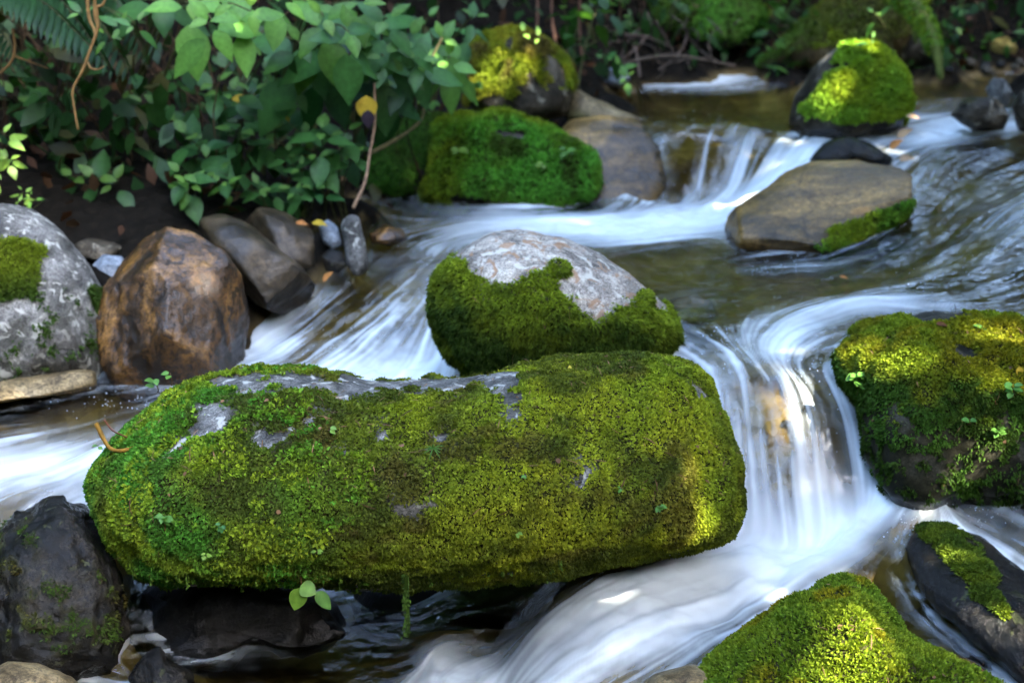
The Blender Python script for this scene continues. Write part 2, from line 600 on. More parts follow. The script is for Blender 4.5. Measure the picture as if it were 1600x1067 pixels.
for px, py, z in [(520, 385, .05), (600, 318, .05),
                  (0, 330, .2), (200, 340, .16), (400, 330, .13), (560, 305, .10), (500, 360, .1), (300, 400, .05), (100, 420, .1),
                  (1000, 122, .36), (1080, 110, .38), (1200, 100, .41), (1340, 98, .41), (1480, 108, .40), (1600, 112, .41), (1800, 105, .46),
                  (-60, 640, -.12), (-250, 640, .1)]:
    bk(px, py, z)
for x, y, z in [(-6, 3, .5), (-6, 6, 1.6), (-3.5, 3.6, .35), (-3.2, 5.0, .5), (-3.5, 7, 1.5), (-2.0, 6.5, .45), (-1.0, 6.5, .22), (-.5, 6.6, .08), (-.2, 6.55, .02), (.1, 6.6, .0), (.4, 6.75, .0), (-.5, 7.2, .3), (0, 7.2, .25), (.35, 7.3, .27), (.3, 7.9, .55), (-.6, 7.9, .75), (-1.5, 7.4, .8), (.6, 8.6, .75), (.5, 7.4, .36),
                (-2.5, 8.5, 1.9), (-1, 8.5, 1.7), (0, 9, 1.7), (1.2, 9.2, .62), (2.2, 9.2, .55), (3.2, 9.2, .6), (4.5, 9.2, .8), (6.5, 9.0, 1.2), (1.5, 10, 1.0), (2.8, 10, .95), (4, 10, 1.2),
                (-6, 10, 3.4), (-2, 10.5, 3.0), (1, 10.8, 2.2), (3, 10.8, 2.0), (6, 10.8, 2.6), (-4, 14, 5), (0, 14, 4.8), (4, 14, 4.6), (8, 14, 4.8),
                (-6, 0, -.2), (-2.5, 1.5, -.5), (-1, 1.6, -.75), (0, 1.5, -.75), (1, 1.5, -.72), (2, 1.8, -.6), (3.2, 2.6, -.2), (4.5, 4, .3), (5.5, 6, .7), (7.5, 8, 1.1), (8, 4, .8), (8, 0, .4),
                (0, -2, -.7), (-5, -3, 0), (5, -3, 0)]:
    BANK.append((x, y, z))
BANK += [(-2.3, 4.9, .12), (-1.6, 5.05, .02), (-1.1, 5.1, -.04), (-.8, 5.35, .0), (-2.3, 4.3, .0), (-1.75, 4.55, -.2), (-1.3, 4.75, -.16), (-.95, 4.85, -.16)]
BANK = np.array(BANK)


def bed_depth(v):
    return 0.05 + 0.10 * (1 - np.clip(v[:, 1] * 1.2, 0, 1))


GX = np.concatenate([SP, BANK[:, :2]])
GZ = np.concatenate([SV[:, 0] - bed_depth(SV), BANK[:, 2]])[:, None]
GROUND = RBF(GX, GZ, c=0.06, lam=0.01)


def ground_z(Q):
    Q = np.atleast_2d(np.asarray(Q, dtype=float))[:, :2]
    return GROUND(Q)[:, 0]


xs = np.arange(-6.5, 8.5, 0.05)
ys = np.concatenate([np.arange(-3, 2.2, 0.15), np.arange(2.2, 10, 0.04), np.arange(10, 15, 0.12)])
gx, gy = np.meshgrid(xs, ys)
Q = np.stack([gx.ravel(), gy.ravel()], 1)
gz = ground_z(Q)
P3 = np.concatenate([Q, gz[:, None]], 1)
Pn = np.concatenate([Q, np.zeros((len(Q), 1))], 1)
wz = water_z(Q)
land = sstep(-0.02, 0.04, gz - wz)
P3[:, 2] += (0.012 + 0.05 * land) * fbm(Pn, 2.6, 4, 5) + 0.012 * fbm(Pn, 11, 3, 9)
ny, nx = gx.shape
ii = (np.arange(ny - 1)[:, None] * nx + np.arange(nx - 1)[None]).ravel()
gf = np.stack([ii, ii + 1, ii + nx + 1, ii + nx], 1)


def mat_ground():
    m, nt, out = new_mat('stream_bed_and_bank')
    L = nt.links
    tc = nd(nt, 'ShaderNodeTexCoord')
    n1 = nd(nt, 'ShaderNodeTexNoise', i_Scale=3.5, i_Detail=8.0, i_Roughness=0.6, i_Distortion=0.5)
    v = nd(nt, 'ShaderNodeTexVoronoi', i_Scale=16.0)
    n2 = nd(nt, 'ShaderNodeTexNoise', i_Scale=40.0, i_Detail=6.0, i_Roughness=0.7)
    for n in (n1, v, n2):
        L.new(tc.outputs['Object'], n.inputs['Vector'])
    stone = ramp(nt, n1.outputs[0], [(0.3, (0.040, 0.030, 0.014)), (0.5, (0.12, 0.085, 0.035)), (0.7, (0.22, 0.18, 0.09))])
    cell = nd(nt, 'ShaderNodeSeparateColor')
    L.new(v.outputs['Color'], cell.inputs[0])
    cr = ramp(nt, cell.outputs[0], [(0.0, (0.55, 0.5, 0.45)), (1.0, (1.3, 1.25, 1.15))])
    c = mix_rgb(nt, 0.7, stone.outputs[0], cr.outputs[0], 'MULTIPLY')
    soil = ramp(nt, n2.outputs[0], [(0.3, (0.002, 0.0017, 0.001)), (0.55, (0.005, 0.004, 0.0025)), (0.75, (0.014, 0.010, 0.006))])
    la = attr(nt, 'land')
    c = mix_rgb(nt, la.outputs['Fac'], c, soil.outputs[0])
    p = nd(nt, 'ShaderNodeBsdfPrincipled')
    L.new(c, p.inputs['Base Color'])
    p.inputs['Roughness'].default_value = 0.8
    p.inputs['Specular IOR Level'].default_value = 0.06
    b = nd(nt, 'ShaderNodeBump', i_Strength=0.6, i_Distance=0.03)
    L.new(v.outputs['Distance'], b.inputs['Height'])
    b2 = nd(nt, 'ShaderNodeBump', i_Strength=0.5, i_Distance=0.01)
    L.new(n2.outputs[0], b2.inputs['Height'])
    L.new(b.outputs[0], b2.inputs['Normal'])
    L.new(b2.outputs[0], p.inputs['Normal'])
    L.new(p.outputs[0], out.inputs[0])
    return m


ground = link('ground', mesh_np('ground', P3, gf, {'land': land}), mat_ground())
ground['kind'] = 'structure'

# ------------------------------------------------------------------ rocks
ICO = {}


def ico(sub):
    if sub not in ICO:
        bm = bmesh.new()
        bmesh.ops.create_icosphere(bm, subdivisions=sub, radius=1.0)
        V = np.array([v.co[:] for v in bm.verts])
        F = np.array([[v.index for v in f.verts] for f in bm.faces])
        bm.free()
        ICO[sub] = (V, F)
    return ICO[sub]


RING = []


class Rock:
    pass


def rock(name, label, outline, Y, tf, tb, mat, sub=5, p1=0.8, p2=0.8, lean=0.0, under=None, pivot=0.0, seed=1, facets=None, planes=(), noise=((3, .03), (12, .008)),
         mossfn=None, cushion=0.0, cushion_freq=9.0, wet_h=0.05, group='boulders and stones in the stream', cat='rock', smooth_o=2.0, creases=0.0):
    """a boulder: silhouette radii as read from the photo, given its own distance and front/back thickness in metres"""
    o = np.array(outline, float)
    cx, cy = (o[:, 0].min() + o[:, 0].max()) / 2, (o[:, 1].min() + o[:, 1].max()) / 2
    r = ray(cx, cy)
    C = CAM + r * (Y / r[1])
    ec = -r / np.linalg.norm(r)
    ex = norm(np.cross([0, 0, 1.0], ec))
    eu = np.cross(ec, ex)
    scale = np.linalg.norm(C - CAM) / np.linalg.norm(r) / FPX * np.linalg.norm(r)   # metres per pixel near the centre (along-axis)
    pts = []
    for px, py in np.concatenate([np.linspace(o[i], o[(i + 1) % len(o)], 12, endpoint=False) for i in range(len(o))]):
        d = ray(px, py)
        t = np.dot(C - CAM, ec) / np.dot(d, ec)
        w = CAM + d * t - C
        pts.append((np.dot(w, ex), np.dot(w, eu)))
    pts = np.array(pts)
    sx, sy = np.abs(pts[:, 0]).max(), np.abs(pts[:, 1]).max()
    th = np.arctan2(pts[:, 1], pts[:, 0])
    R = np.hypot(pts[:, 0], pts[:, 1])
    k = np.argsort(th)
    grid = np.linspace(-math.pi, math.pi, 1440, endpoint=False)
    Rg = np.interp(grid, np.concatenate([th[k] - 2 * math.pi, th[k], th[k] + 2 * math.pi]), np.tile(R[k], 3))
    ker = np.exp(-0.5 * (np.arange(-60, 61) / (smooth_o * 4)) ** 2)
    ker /= ker.sum()
    Rg = np.convolve(np.concatenate([Rg[-60:], Rg, Rg[:60]]), ker, 'valid')
    D, F = ico(sub)
    a, b, c = D[:, 0], D[:, 1], D[:, 2]
    th = np.arctan2(b * sy, a * sx)
    Rv = np.interp(th, np.append(grid, math.pi), np.append(Rg, Rg[0]))
    rho = np.hypot(a, b) ** p1
    dep = np.sign(c) * np.abs(c) ** p2 * np.where(c > 0, tf, tb)
    la, lb = Rv * rho * np.cos(th), Rv * rho * np.sin(th)
    dep = dep - lean * lb if under is None else dep - lean * .5 * (lb - pivot + np.hypot(lb - pivot, .09)) - under * .5 * (pivot - lb + np.hypot(lb - pivot, .09))
    P = la[:, None] * ex + lb[:, None] * eu + dep[:, None] * ec
    if facets:
        rs = np.random.default_rng(facets[1])
        for _ in range(facets[0]):
            n = norm(rs.normal(size=3) * np.array([1, 1, 1]))
            h = (P @ n).max() * rs.uniform(facets[2], facets[3])
            dd = np.maximum(0, P @ n - h)
            P = P - dd[:, None] * n * 0.92
    for nx_, ny_, nz_, h_ in planes:
        n = norm(nx_ * ex + ny_ * eu + nz_ * ec)
        dd = np.maximum(0, P @ n - (P @ n).max() * h_)
        P = P - dd[:, None] * n * 0.95
    N = vnormals(P, F)
    Pw = P + C
    for i, (f, amp) in enumerate(noise):
        nn = fbm(Pw + seed * 7.3, f, 3 if i else 2, seed + i)
        P = P + N * (amp * nn)[:, None]
    P = P + N * (.0025 * fbm(Pw + seed, 55, 2, seed + 8))[:, None]
    if creases:
        cr = np.abs(fbm(Pw + seed * 3.1, 5.0, 3, seed + 50))
        P = P - N * (creases * (1 - sstep(0, .12, cr)))[:, None]
    N = vnormals(P, F)
    u = cx + (P @ ex) / scale
    v = cy - (P @ eu) / scale
    Pw = P + C
    moss = np.zeros(len(P))
    if mossfn is not None:
        moss = np.clip(mossfn(Pw, N, u, v), 0, 1)
        if cushion:
            ch = 0.5 + 0.5 * fbm(Pw, cushion_freq, 4, seed + 90, .6)
            ch = sstep(.2, .75, ch)
            P = P + N * (moss ** 1.6 * cushion * (0.1 + 1.0 * ch + .7 * fbm(Pw, cushion_freq * .33, 2, seed + 95)))[:, None]
            N = vnormals(P, F)
            Pw = P + C
    wz_ = water_z(Pw)
    wet = 1 - sstep(wet_h * 0.4, wet_h * 1.6, Pw[:, 2] - wz_ + 0.03 * fbm(Pw, 8, 2, seed + 5))
    ring = np.abs(Pw[:, 2] - wz_) < .012
    RING.append(Pw[ring][:, :2])
    me = mesh_np(name, P, F, {'moss': moss, 'wet': wet})
    ob = link(name, me, mat, None, C)
    tag(ob, label, cat, group)
    R_ = Rock()
    R_.ob, R_.P, R_.F, R_.N, R_.C, R_.moss, R_.u, R_.v, R_.seed, R_.scale = ob, P, F, N, C, moss, u, v, seed, scale
    return R_


def in_blobs(u, v, blobs, soft=0.35):
    """largest membership of (u,v) in the ellipses (cx,cy,rx,ry[,angle])"""
    m = np.zeros(len(u))
    for b in blobs:
        dx, dy = u - b[0], v - b[1]
        if len(b) > 4:
            c, s = math.cos(math.radians(b[4])), math.sin(math.radians(b[4]))
            dx, dy = dx * c + dy * s, -dx * s + dy * c
        r = np.hypot(dx / b[2], dy / b[3])
        m = np.maximum(m, 1 - sstep(1 - soft, 1 + soft, r))
    return m


MOSS_BRIGHT = np.array([0.185, 0.250, 0.016])
MOSS_YELLOW = np.array([0.320, 0.300, 0.016])
MOSS_GREEN = np.array([0.060, 0.190, 0.020])
MOSS_DARK = np.array([0.030, 0.058, 0.008])
MOSS_BROWN = np.array([0.080, 0.062, 0.016])


def moss(rk, n, length, width, seed=3, up=0.7, spread=0.9, droop=0.25, colfn=None, thr=0.35, name='moss', gap=0.5, gapf=60):
    """moss as many small leaflets grown on the stone; one part of its boulder"""
    rs = np.random.default_rng(seed)
    P, F, N = rk.P, rk.F, rk.N
    a, b, c = P[F[:, 0]], P[F[:, 1]], P[F[:, 2]]
    area = 0.5 * np.linalg.norm(np.cross(b - a, c - a), axis=1)
    mf = rk.moss[F].mean(1)
    # grain of the moss edge
    cent = (a + b + c) / 3 + rk.C
    mf = sstep(thr - 0.12, thr + 0.12, mf + 0.22 * fbm(cent, 38, 2, seed))
    w = area * mf * (1 - gap * (1 - sstep(-.3, .12, fbm(cent, gapf, 2, seed + 2))))
    if w.sum() <= 0:
        return None
    fi = rs.choice(len(F), n, p=w / w.sum())
    r1, r2 = rs.random(n), rs.random(n)
    q = np.sqrt(r1)
    ba = np.stack([1 - q, q * (1 - r2), q * r2], 1)
    p = (P[F[fi]] * ba[:, :, None]).sum(1)
    nn = norm((N[F[fi]] * ba[:, :, None]).sum(1))
    uv = np.stack([(rk.u[F[fi]] * ba).sum(1), (rk.v[F[fi]] * ba).sum(1)], 1)
    pw = p + rk.C
    tdir = rs.normal(size=(n, 3))
    tdir = norm(tdir - (tdir * nn).sum(1, keepdims=True) * nn)
    d = norm(nn * up + tdir * spread * rs.random((n, 1)) + np.array([0, 0, -droop]))
    side = norm(np.cross(d, nn + 0.3 * rs.normal(size=(n, 3))))
    L = length * (0.55 + 0.9 * rs.random(n))
    W = width * (0.6 + 0.8 * rs.random(n))
    tuft = 0.5 + 0.5 * fbm(pw, 42, 2, seed + 4)
    base = p + nn * ((tuft - 0.35) * length * 0.9)[:, None]
    mid = base + d * (L * 0.5)[:, None]
    tip = base + d * L[:, None] + np.array([0, 0, -1]) * (L * droop * 0.4)[:, None]
    V = np.stack([base, mid + side * (W * 0.5)[:, None], tip, mid - side * (W * 0.5)[:, None]], 1).reshape(-1, 3)
    fq = np.arange(n * 4).reshape(n, 4)
    col = colfn(pw, nn, uv[:, 0], uv[:, 1], rs)
    col = col * (0.55 + 0.9 * rs.random((n, 1)))
    col = np.clip(col, 0.002, 0.6)
    me = mesh_np(name, V, fq, {'col': np.repeat(col, 4, 0)}, smooth=False)
    return link(name, me, M_MOSS, rk.ob)


def lerp(a, b, t):
    return a + (b - a) * t[:, None]


def moss_cols(base, alt, f=5.0, seed=0, third=None):
    def fn(p, n, u, v, rs):
        t = sstep(-0.35, 0.35, fbm(p, f, 3, seed + 31))
        c = lerp(np.tile(base, (len(p), 1)), alt, t)
        if third is not None:
            t2 = sstep(0.1, 0.5, fbm(p, f * 1.7, 3, seed + 77))
            c = lerp(c, third, t2)
        return c
    return fn


S_GREY = mat_stone('grey_stone', [(.035, .035, .032), (.09, .088, .08), (.205, .20, .185)], 9, [(.38, .38, .33)], .4, rough=.8, bump=.8)
S_PALE = mat_stone('lichen_stone', [(.10, .088, .075), (.26, .23, .19), (.43, .385, .31)], 9, [(.46, .44, .36), (.26, .15, .08)], .42, rough=.8, bump=.7)
S_BROWN = mat_stone('wet_brown_stone', [(.010, .006, .003), (.060, .029, .008), (.19, .095, .022)], 6.5, [(.02, .012, .006)], .45, rough=.22, wet_rough=.16, spec=.5, bump=1.0, streak=(1.6, 1.6, .7))
S_HOLLOW_SHADE = mat_stone('black_wet_stone', [(.002, .002, .002), (.004, .004, .003), (.010, .009, .007)], 6, None, 0, rough=.5, wet_rough=.35, spec=.25, bump=1.0)  # near-black colour carries the shade of the hollow under the long boulder
S_DARK = mat_stone('dark_wet_stone', [(.003, .003, .002), (.008, .007, .005), (.024, .020, .013)], 6, [(.04, .045, .015)], .15, rough=.14, wet_rough=.10, spec=.24, bump=1.8)
S_DGREY = mat_stone('dark_brown_stone', [(.014, .012, .009), (.045, .037, .025), (.12, .10, .07)], 6, [(.22, .2, .15)], .35, rough=.5, wet_rough=.2, bump=.9)
S_WEDGE = mat_stone('dark_wedge_stone', [(.009, .007, .004), (.034, .024, .012), (.095, .068, .038)], 6, None, 0, rough=.36, wet_rough=.18, spec=.35, bump=.9)
S_BLUE = mat_stone('blue_grey_stone', [(.06, .07, .085), (.13, .155, .18), (.24, .27, .30)], 6, None, 0, rough=.5)
S_TAN = mat_stone('tan_slab_stone', [(.055, .04, .02), (.135, .10, .048), (.24, .185, .10)], 5, None, 0, rough=.5, wet_rough=.15, bump=.3, spec=.6)
S_SLAB = mat_stone('brown_slab_stone', [(.045, .030, .010), (.14, .085, .024), (.28, .17, .05)], 4.0, None, 0, rough=.36, wet_rough=.2, bump=.9, spec=.3, streak=(.5, 1.6, 2.0))
S_MOSSY = mat_stone('mossy_under_stone', [(.010, .010, .008), (.028, .026, .02), (.08, .075, .062)], 6, None, 0, rough=.7)

# --- the long mossy boulder in front
LOG_OUT = [(136, 775), (146, 728), (200, 668), (262, 614), (335, 572), (385, 562), (480, 572), (600, 582), (760, 572), (900, 558), (1020, 547), (1085, 552), (1120, 590),
           (1128, 640), (1142, 720), (1150, 790), (1145, 840), (1100, 852), (1020, 862), (940, 880), (850, 905), (740, 922), (620, 935), (500, 925), (380, 930), (260, 930), (200, 900), (160, 850)]
LOG_BARE = [(348, 655, 38, 28, -35), (300, 690, 30, 12, -35), (325, 632, 20, 8, -20), (390, 592, 62, 22, 6), (480, 598, 62, 22, 5), (560, 602, 62, 21, 2), (640, 602, 58, 22, -3), (720, 598, 58, 24, -5), (785, 600, 30, 42), (790, 645, 17, 44),
            (630, 792, 20, 20), (668, 785, 20, 8), (884, 752, 24, 14, -40), (505, 655, 12, 22), (470, 670, 14, 8), (440, 680, 22, 16), (690, 690, 18, 12), (600, 680, 14, 25), (860, 568, 60, 6, -5), (985, 560, 40, 5),
            (1085, 625, 28, 14, 30), (545, 700, 14, 10)]


def log_moss(P, N, u, v):
    w = 1 - 0.95 * in_blobs(u + 26 * fbm(P, 22, 3, 3), v + 24 * fbm(P, 24, 3, 4), LOG_BARE, .5)
    under = sstep(-0.95, -0.55, N[:, 2])
    right = 1 - sstep(1128, 1160, u + 14 * vnoise(P, 14, 8)) * (1 - sstep(690, 730, v))
    return w * under * np.clip(right, 0.1, 1)


LOG = rock('mossy_boulder', 'long mossy boulder lying across the front of the stream', LOG_OUT, 3.45, .40, .34, S_GREY, sub=7, p1=.78, p2=.9, lean=.62, under=.75, pivot=-.07, seed=4,
           noise=((2.2, .03), (9, .010), (34, .003)), mossfn=log_moss, cushion=.015, cushion_freq=15, wet_h=.03, smooth_o=1.5)


def log_col(p, n, u, v, rs):
    t = sstep(-.4, .4, fbm(p, 4.5, 3, 61))
    leafy = 1 - sstep(330, 560, u + 70 * vnoise(p, 5, 2))
    right = sstep(560, 840, u + 60 * vnoise(p, 6, 5))
    c = lerp(np.tile(MOSS_BROWN * .5 + MOSS_DARK * .9, (len(p), 1)), MOSS_BRIGHT * .8, t)
    c = lerp(c, lerp(np.tile(MOSS_BRIGHT * .95, (len(p), 1)), MOSS_YELLOW * .5 + MOSS_BRIGHT * .55, t), right)
    green = lerp(np.tile(MOSS_GREEN * .9, (len(p), 1)), MOSS_BRIGHT, sstep(-.25, .35, fbm(p, 7, 3, 12)))
    c = lerp(c, green, leafy)
    br = sstep(.1, .4, fbm(p, 9, 3, 14)) * .7
    c = lerp(c, MOSS_BROWN, br * (1 - .6 * leafy))
    dk = sstep(-.12, .32, fbm(p, 3.3, 3, 88) + .35 * fbm(p, 14, 2, 89))
    return lerp(c, MOSS_DARK * .9 + MOSS_BROWN * .25, dk * .85)


moss(LOG, 330000, .0080, .0062, seed=5, up=.8, spread=1.3, droop=.2, colfn=log_col, gap=.5, gapf=36)
leafy_keep = LOG.moss
LOG.moss = LOG.moss * (1 - sstep(380, 620, LOG.u + 90 * fbm(LOG.P + LOG.C, 6, 3, 8))) * sstep(-.25, .25, fbm(LOG.P + LOG.C, 9, 3, 15) + .1)
moss(LOG, 30000, .0105, .0090, seed=6, up=.9, spread=1.3, droop=.1, gap=.8, gapf=30, name='leafy_moss',
     colfn=lambda p, n, u, v, rs: lerp(lerp(np.tile(MOSS_GREEN * 1.15, (len(p), 1)), MOSS_BRIGHT * 1.1, sstep(-.3, .4, fbm(p, 8, 3, 12))), MOSS_DARK, (rs.random(len(p)) < .2) * .7))
LOG.moss = leafy_keep

# --- round boulder behind it
MID_OUT = [(678, 480), (690, 425), (720, 392), (765, 366), (820, 360), (880, 367), (935, 392), (985, 425), (1030, 470), (1058, 515), (1062, 545), (1000, 580), (860, 600), (740, 590), (700, 550)]


def mid_moss(P, N, u, v):
    edge = np.interp(u, [670, 700, 740, 775, 810, 850, 900, 930, 990, 1030, 1070], [402, 408, 424, 458, 446, 444, 478, 500, 488, 488, 505])
    e = v + 22 * fbm(P, 13, 3, 5) - edge
    m = sstep(-22, 26, e + 16 * fbm(P, 34, 2, 6))
    return np.maximum(m, .9 * in_blobs(u, v, [(872, 425, 14, 10), (1000, 470, 12, 12)], .5))


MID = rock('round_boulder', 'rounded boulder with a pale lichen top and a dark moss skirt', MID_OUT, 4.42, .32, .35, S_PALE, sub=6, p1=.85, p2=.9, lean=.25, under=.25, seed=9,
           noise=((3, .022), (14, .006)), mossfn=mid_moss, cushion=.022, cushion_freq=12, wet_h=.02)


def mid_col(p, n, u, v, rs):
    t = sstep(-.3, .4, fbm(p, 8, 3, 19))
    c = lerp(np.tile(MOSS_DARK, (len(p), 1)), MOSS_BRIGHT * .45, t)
    return lerp(c, MOSS_BRIGHT * .95, sstep(.0, .7, n[:, 2]) * .8)  # upward moss lighter: new growth, with overhead light put into the colour


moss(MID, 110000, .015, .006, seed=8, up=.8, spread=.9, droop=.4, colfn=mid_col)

# --- brown wet boulder
rock('brown_boulder', 'wet rusty brown boulder standing upright at the left of the stream', [(150, 500), (160, 450), (190, 405), (225, 368), (262, 352), (310, 362), (350, 390), (378, 430), (394, 500), (388, 560), (340, 610), (260, 640), (190, 622), (158, 570)],
     4.66, .28, .3, S_BROWN, sub=6, p1=.85, p2=.9, lean=.1, seed=14, planes=((-.66, .22, .72, .62), (.42, .12, .9, .66), (.1, .75, .65, .72), (.85, -.1, .5, .72), (-.2, -.5, .85, .7), (-.6, .7, .4, .8)), noise=((4, .012), (16, .006), (34, .004)), smooth_o=1.0, wet_h=.06)

# --- left grey boulder
GREY_OUT = [(-90, 420), (-50, 340), (0, 317), (50, 330), (95, 365), (130, 410), (156, 460), (165, 520), (155, 600), (60, 625), (-60, 620), (-100, 520)]


def grey_moss(P, N, u, v):
    m = in_blobs(u + 16 * vnoise(P, 12, 2), v + 16 * vnoise(P, 12, 3), [(5, 408, 55, 18), (12, 440, 46, 30), (136, 475, 14, 14)], .45)
    return np.maximum(m, .20 * sstep(440, 520, v + 40 * fbm(P, 7, 3, 9)) + .1 * sstep(.0, .5, fbm(P, 12, 3, 2)))


GREY = rock('grey_boulder', 'big grey boulder with a green moss patch at the left edge', GREY_OUT, 4.75, .3, .35, S_GREY, sub=6, p1=.8, p2=.85, lean=.2, seed=22, facets=(4, 9, .8, .95),
            noise=((3, .025), (13, .009)), mossfn=grey_moss, cushion=.012, wet_h=.22)
moss(GREY, 26000, .014, .006, seed=21, droop=.4, colfn=lambda p, n, u, v, rs: lerp(np.tile(MOSS_BRIGHT * .6, (len(p), 1)), MOSS_DARK, sstep(410, 470, v)))

# --- dark angular rock and neighbours
rock('dark_rock', 'long dark angular rock sloping down beside the rusty brown boulder', [(308, 342), (345, 333), (390, 352), (430, 385), (470, 415), (508, 455), (500, 480), (450, 500), (400, 480), (360, 430), (325, 385)],
     5.1, .22, .25, S_WEDGE, sub=5, p1=.7, p2=.75, lean=.5, seed=31, facets=(8, 12, .6, .88), noise=((4, .02), (16, .008)), wet_h=.1)
rock('brown_grey_rock', 'blunt brown-grey rock behind the long dark angular rock', [(382, 350), (405, 328), (445, 332), (480, 360), (500, 390), (505, 425), (460, 440), (410, 400)],
     5.42, .16, .2, S_WEDGE, sub=5, p1=.75, p2=.8, lean=.3, seed=32, facets=(6, 15, .7, .9), noise=((4, .02), (16, .008)))
rock('upright_stone', 'narrow grey-tan stone standing on end beside the left cascade', [(533, 352), (545, 335), (560, 340), (572, 380), (577, 420), (560, 440), (542, 415)],
     5.22, .06, .08, S_GREY, sub=4, p1=.65, p2=.7, seed=33, facets=(5, 16, .75, .92), noise=((6, .008), (20, .003)))
rock('blue_stone', 'small smooth blue-grey stone leaning beside the narrow upright stone', [(496, 352), (512, 342), (528, 355), (535, 385), (520, 392), (505, 380)],
     5.3, .05, .07, S_BLUE, sub=4, p1=.7, p2=.75, seed=34, noise=((6, .006),))
rock('flat_stone', 'flat angular grey stone wedged between the grey and rusty boulders', [(115, 385), (135, 374), (165, 376), (192, 384), (185, 398), (150, 408), (125, 400)],
     5.15, .1, .12, S_DGREY, sub=4, p1=.7, p2=.7, lean=.6, seed=35, facets=(5, 18, .7, .9), noise=((6, .01), (18, .004)))
rock('small_stone', 'small dark blue stone below the flat angular stone at left', [(140, 420), (160, 400), (190, 400), (205, 420), (195, 450), (160, 450)],
     5.0, .1, .12, S_BLUE, sub=4, seed=36, facets=(5, 19, .75, .9), noise=((6, .01), (18, .004)), wet_h=.2)
rock('small_stone', 'small black stone between the blue stone and the cascade', [(500, 400), (515, 388), (535, 392), (545, 415), (530, 430), (508, 425)],
     5.15, .06, .1, S_DARK, sub=4, seed=37, noise=((6, .01), (18, .004)))
rock('small_stone', 'brown wet stone awash above the left cascade', [(575, 365), (600, 350), (632, 358), (640, 375), (610, 388), (580, 382)],
     5.55, .1, .12, S_BROWN, sub=4, lean=.6, seed=38, noise=((6, .012), (18, .004)))
rock('stone_slab', 'flat tan stone slab lying under the grey boulder at left', [(-80, 612), (-10, 598), (80, 584), (140, 578), (162, 588), (158, 606), (80, 618), (-10, 632), (-80, 640)],
     4.42, .12, .16, S_TAN, sub=5, p1=.5, p2=.6, lean=1.2, seed=39, facets=(6, 44, .7, .9), noise=((5, .008), (18, .003)), wet_h=.01)

# --- dark wet boulder bottom left
def dk_moss(P, N, u, v):
    return .55 * in_blobs(u + 12 * vnoise(P, 20, 2), v + 12 * vnoise(P, 20, 3), [(30, 850, 40, 45), (70, 960, 60, 50), (150, 960, 30, 60)], .5) * sstep(-.1, .3, fbm(P, 30, 2, 4))


DK = rock('dark_boulder', 'glossy dark wet boulder at the lower left below the mossy one', [(-25, 900), (-10, 840), (30, 800), (80, 783), (130, 795), (160, 830), (185, 900), (195, 980), (170, 1050), (90, 1075), (0, 1060), (-30, 980)],
          3.36, .22, .25, S_DARK, sub=6, p1=.8, p2=.85, lean=.2, seed=41, noise=((5, .02), (18, .016), (42, .010)), mossfn=dk_moss, cushion=.004, wet_h=.05)
moss(DK, 2500, .010, .005, seed=22, colfn=moss_cols(MOSS_DARK, MOSS_BROWN * .8))
rock('brown_stone', 'low orange-brown stone awash in the bottom left corner', [(-40, 1060), (10, 1036), (60, 1040), (110, 1060), (140, 1085), (90, 1120), (-20, 1130)],
     3.08, .15, .15, S_TAN, sub=5, lean=.4, seed=42, noise=((5, .012), (18, .005)), wet_h=.03)
rock('small_stone', 'small dark wedge-shaped stone below the left end of the mossy boulder', [(200, 1060), (225, 1025), (248, 1008), (262, 1030), (300, 1050), (310, 1090), (240, 1110)],
     3.2, .1, .1, S_DARK, sub=5, seed=43, facets=(6, 21, .6, .9), noise=((6, .012), (18, .006)))
rock('dark_rock', 'black wet rock in the hollow beneath the long mossy boulder', [(150, 1000), (200, 920), (300, 900), (420, 900), (520, 930), (560, 980), (500, 1020), (380, 1015), (260, 1030), (180, 1050)],
     3.62, .2, .2, S_HOLLOW_SHADE, sub=5, lean=.4, seed=44, facets=(6, 22, .7, .9), noise=((5, .06), (16, .03)))
rock('dark_rock', 'broad black rock behind the misty foam under the mossy boulder', [(540, 900), (700, 880), (900, 860), (1020, 860), (1010, 900), (930, 940), (860, 1000), (720, 990), (560, 980)],
     3.95, .2, .2, S_HOLLOW_SHADE, sub=5, lean=.2, seed=45, noise=((5, .03), (16, .014)))

# --- right mossy boulder
RM_OUT = [(1306, 560), (1330, 520), (1385, 495), (1450, 482), (1540, 500), (1620, 505), (1700, 530), (1730, 640), (1700, 780), (1620, 810), (1500, 800), (1410, 790), (1370, 740), (1330, 680), (1318, 610)]


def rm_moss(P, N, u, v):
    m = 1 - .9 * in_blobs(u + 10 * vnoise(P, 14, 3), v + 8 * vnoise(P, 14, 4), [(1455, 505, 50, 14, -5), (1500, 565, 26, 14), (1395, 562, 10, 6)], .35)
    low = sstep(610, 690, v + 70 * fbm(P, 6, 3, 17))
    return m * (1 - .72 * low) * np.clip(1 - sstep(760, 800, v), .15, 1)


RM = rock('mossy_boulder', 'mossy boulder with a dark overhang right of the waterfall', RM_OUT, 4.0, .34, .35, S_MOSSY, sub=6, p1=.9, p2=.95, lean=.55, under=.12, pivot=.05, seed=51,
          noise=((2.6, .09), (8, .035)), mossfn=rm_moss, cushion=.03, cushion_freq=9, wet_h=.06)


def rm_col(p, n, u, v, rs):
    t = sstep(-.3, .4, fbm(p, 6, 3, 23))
    top = sstep(.25, .75, n[:, 2])  # bright tops: new growth, plus colour standing in for light from above
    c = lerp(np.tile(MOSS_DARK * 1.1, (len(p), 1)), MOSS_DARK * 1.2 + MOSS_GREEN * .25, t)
    return lerp(c, lerp(np.tile(MOSS_BRIGHT * .9, (len(p), 1)), MOSS_YELLOW * .55, t), top)


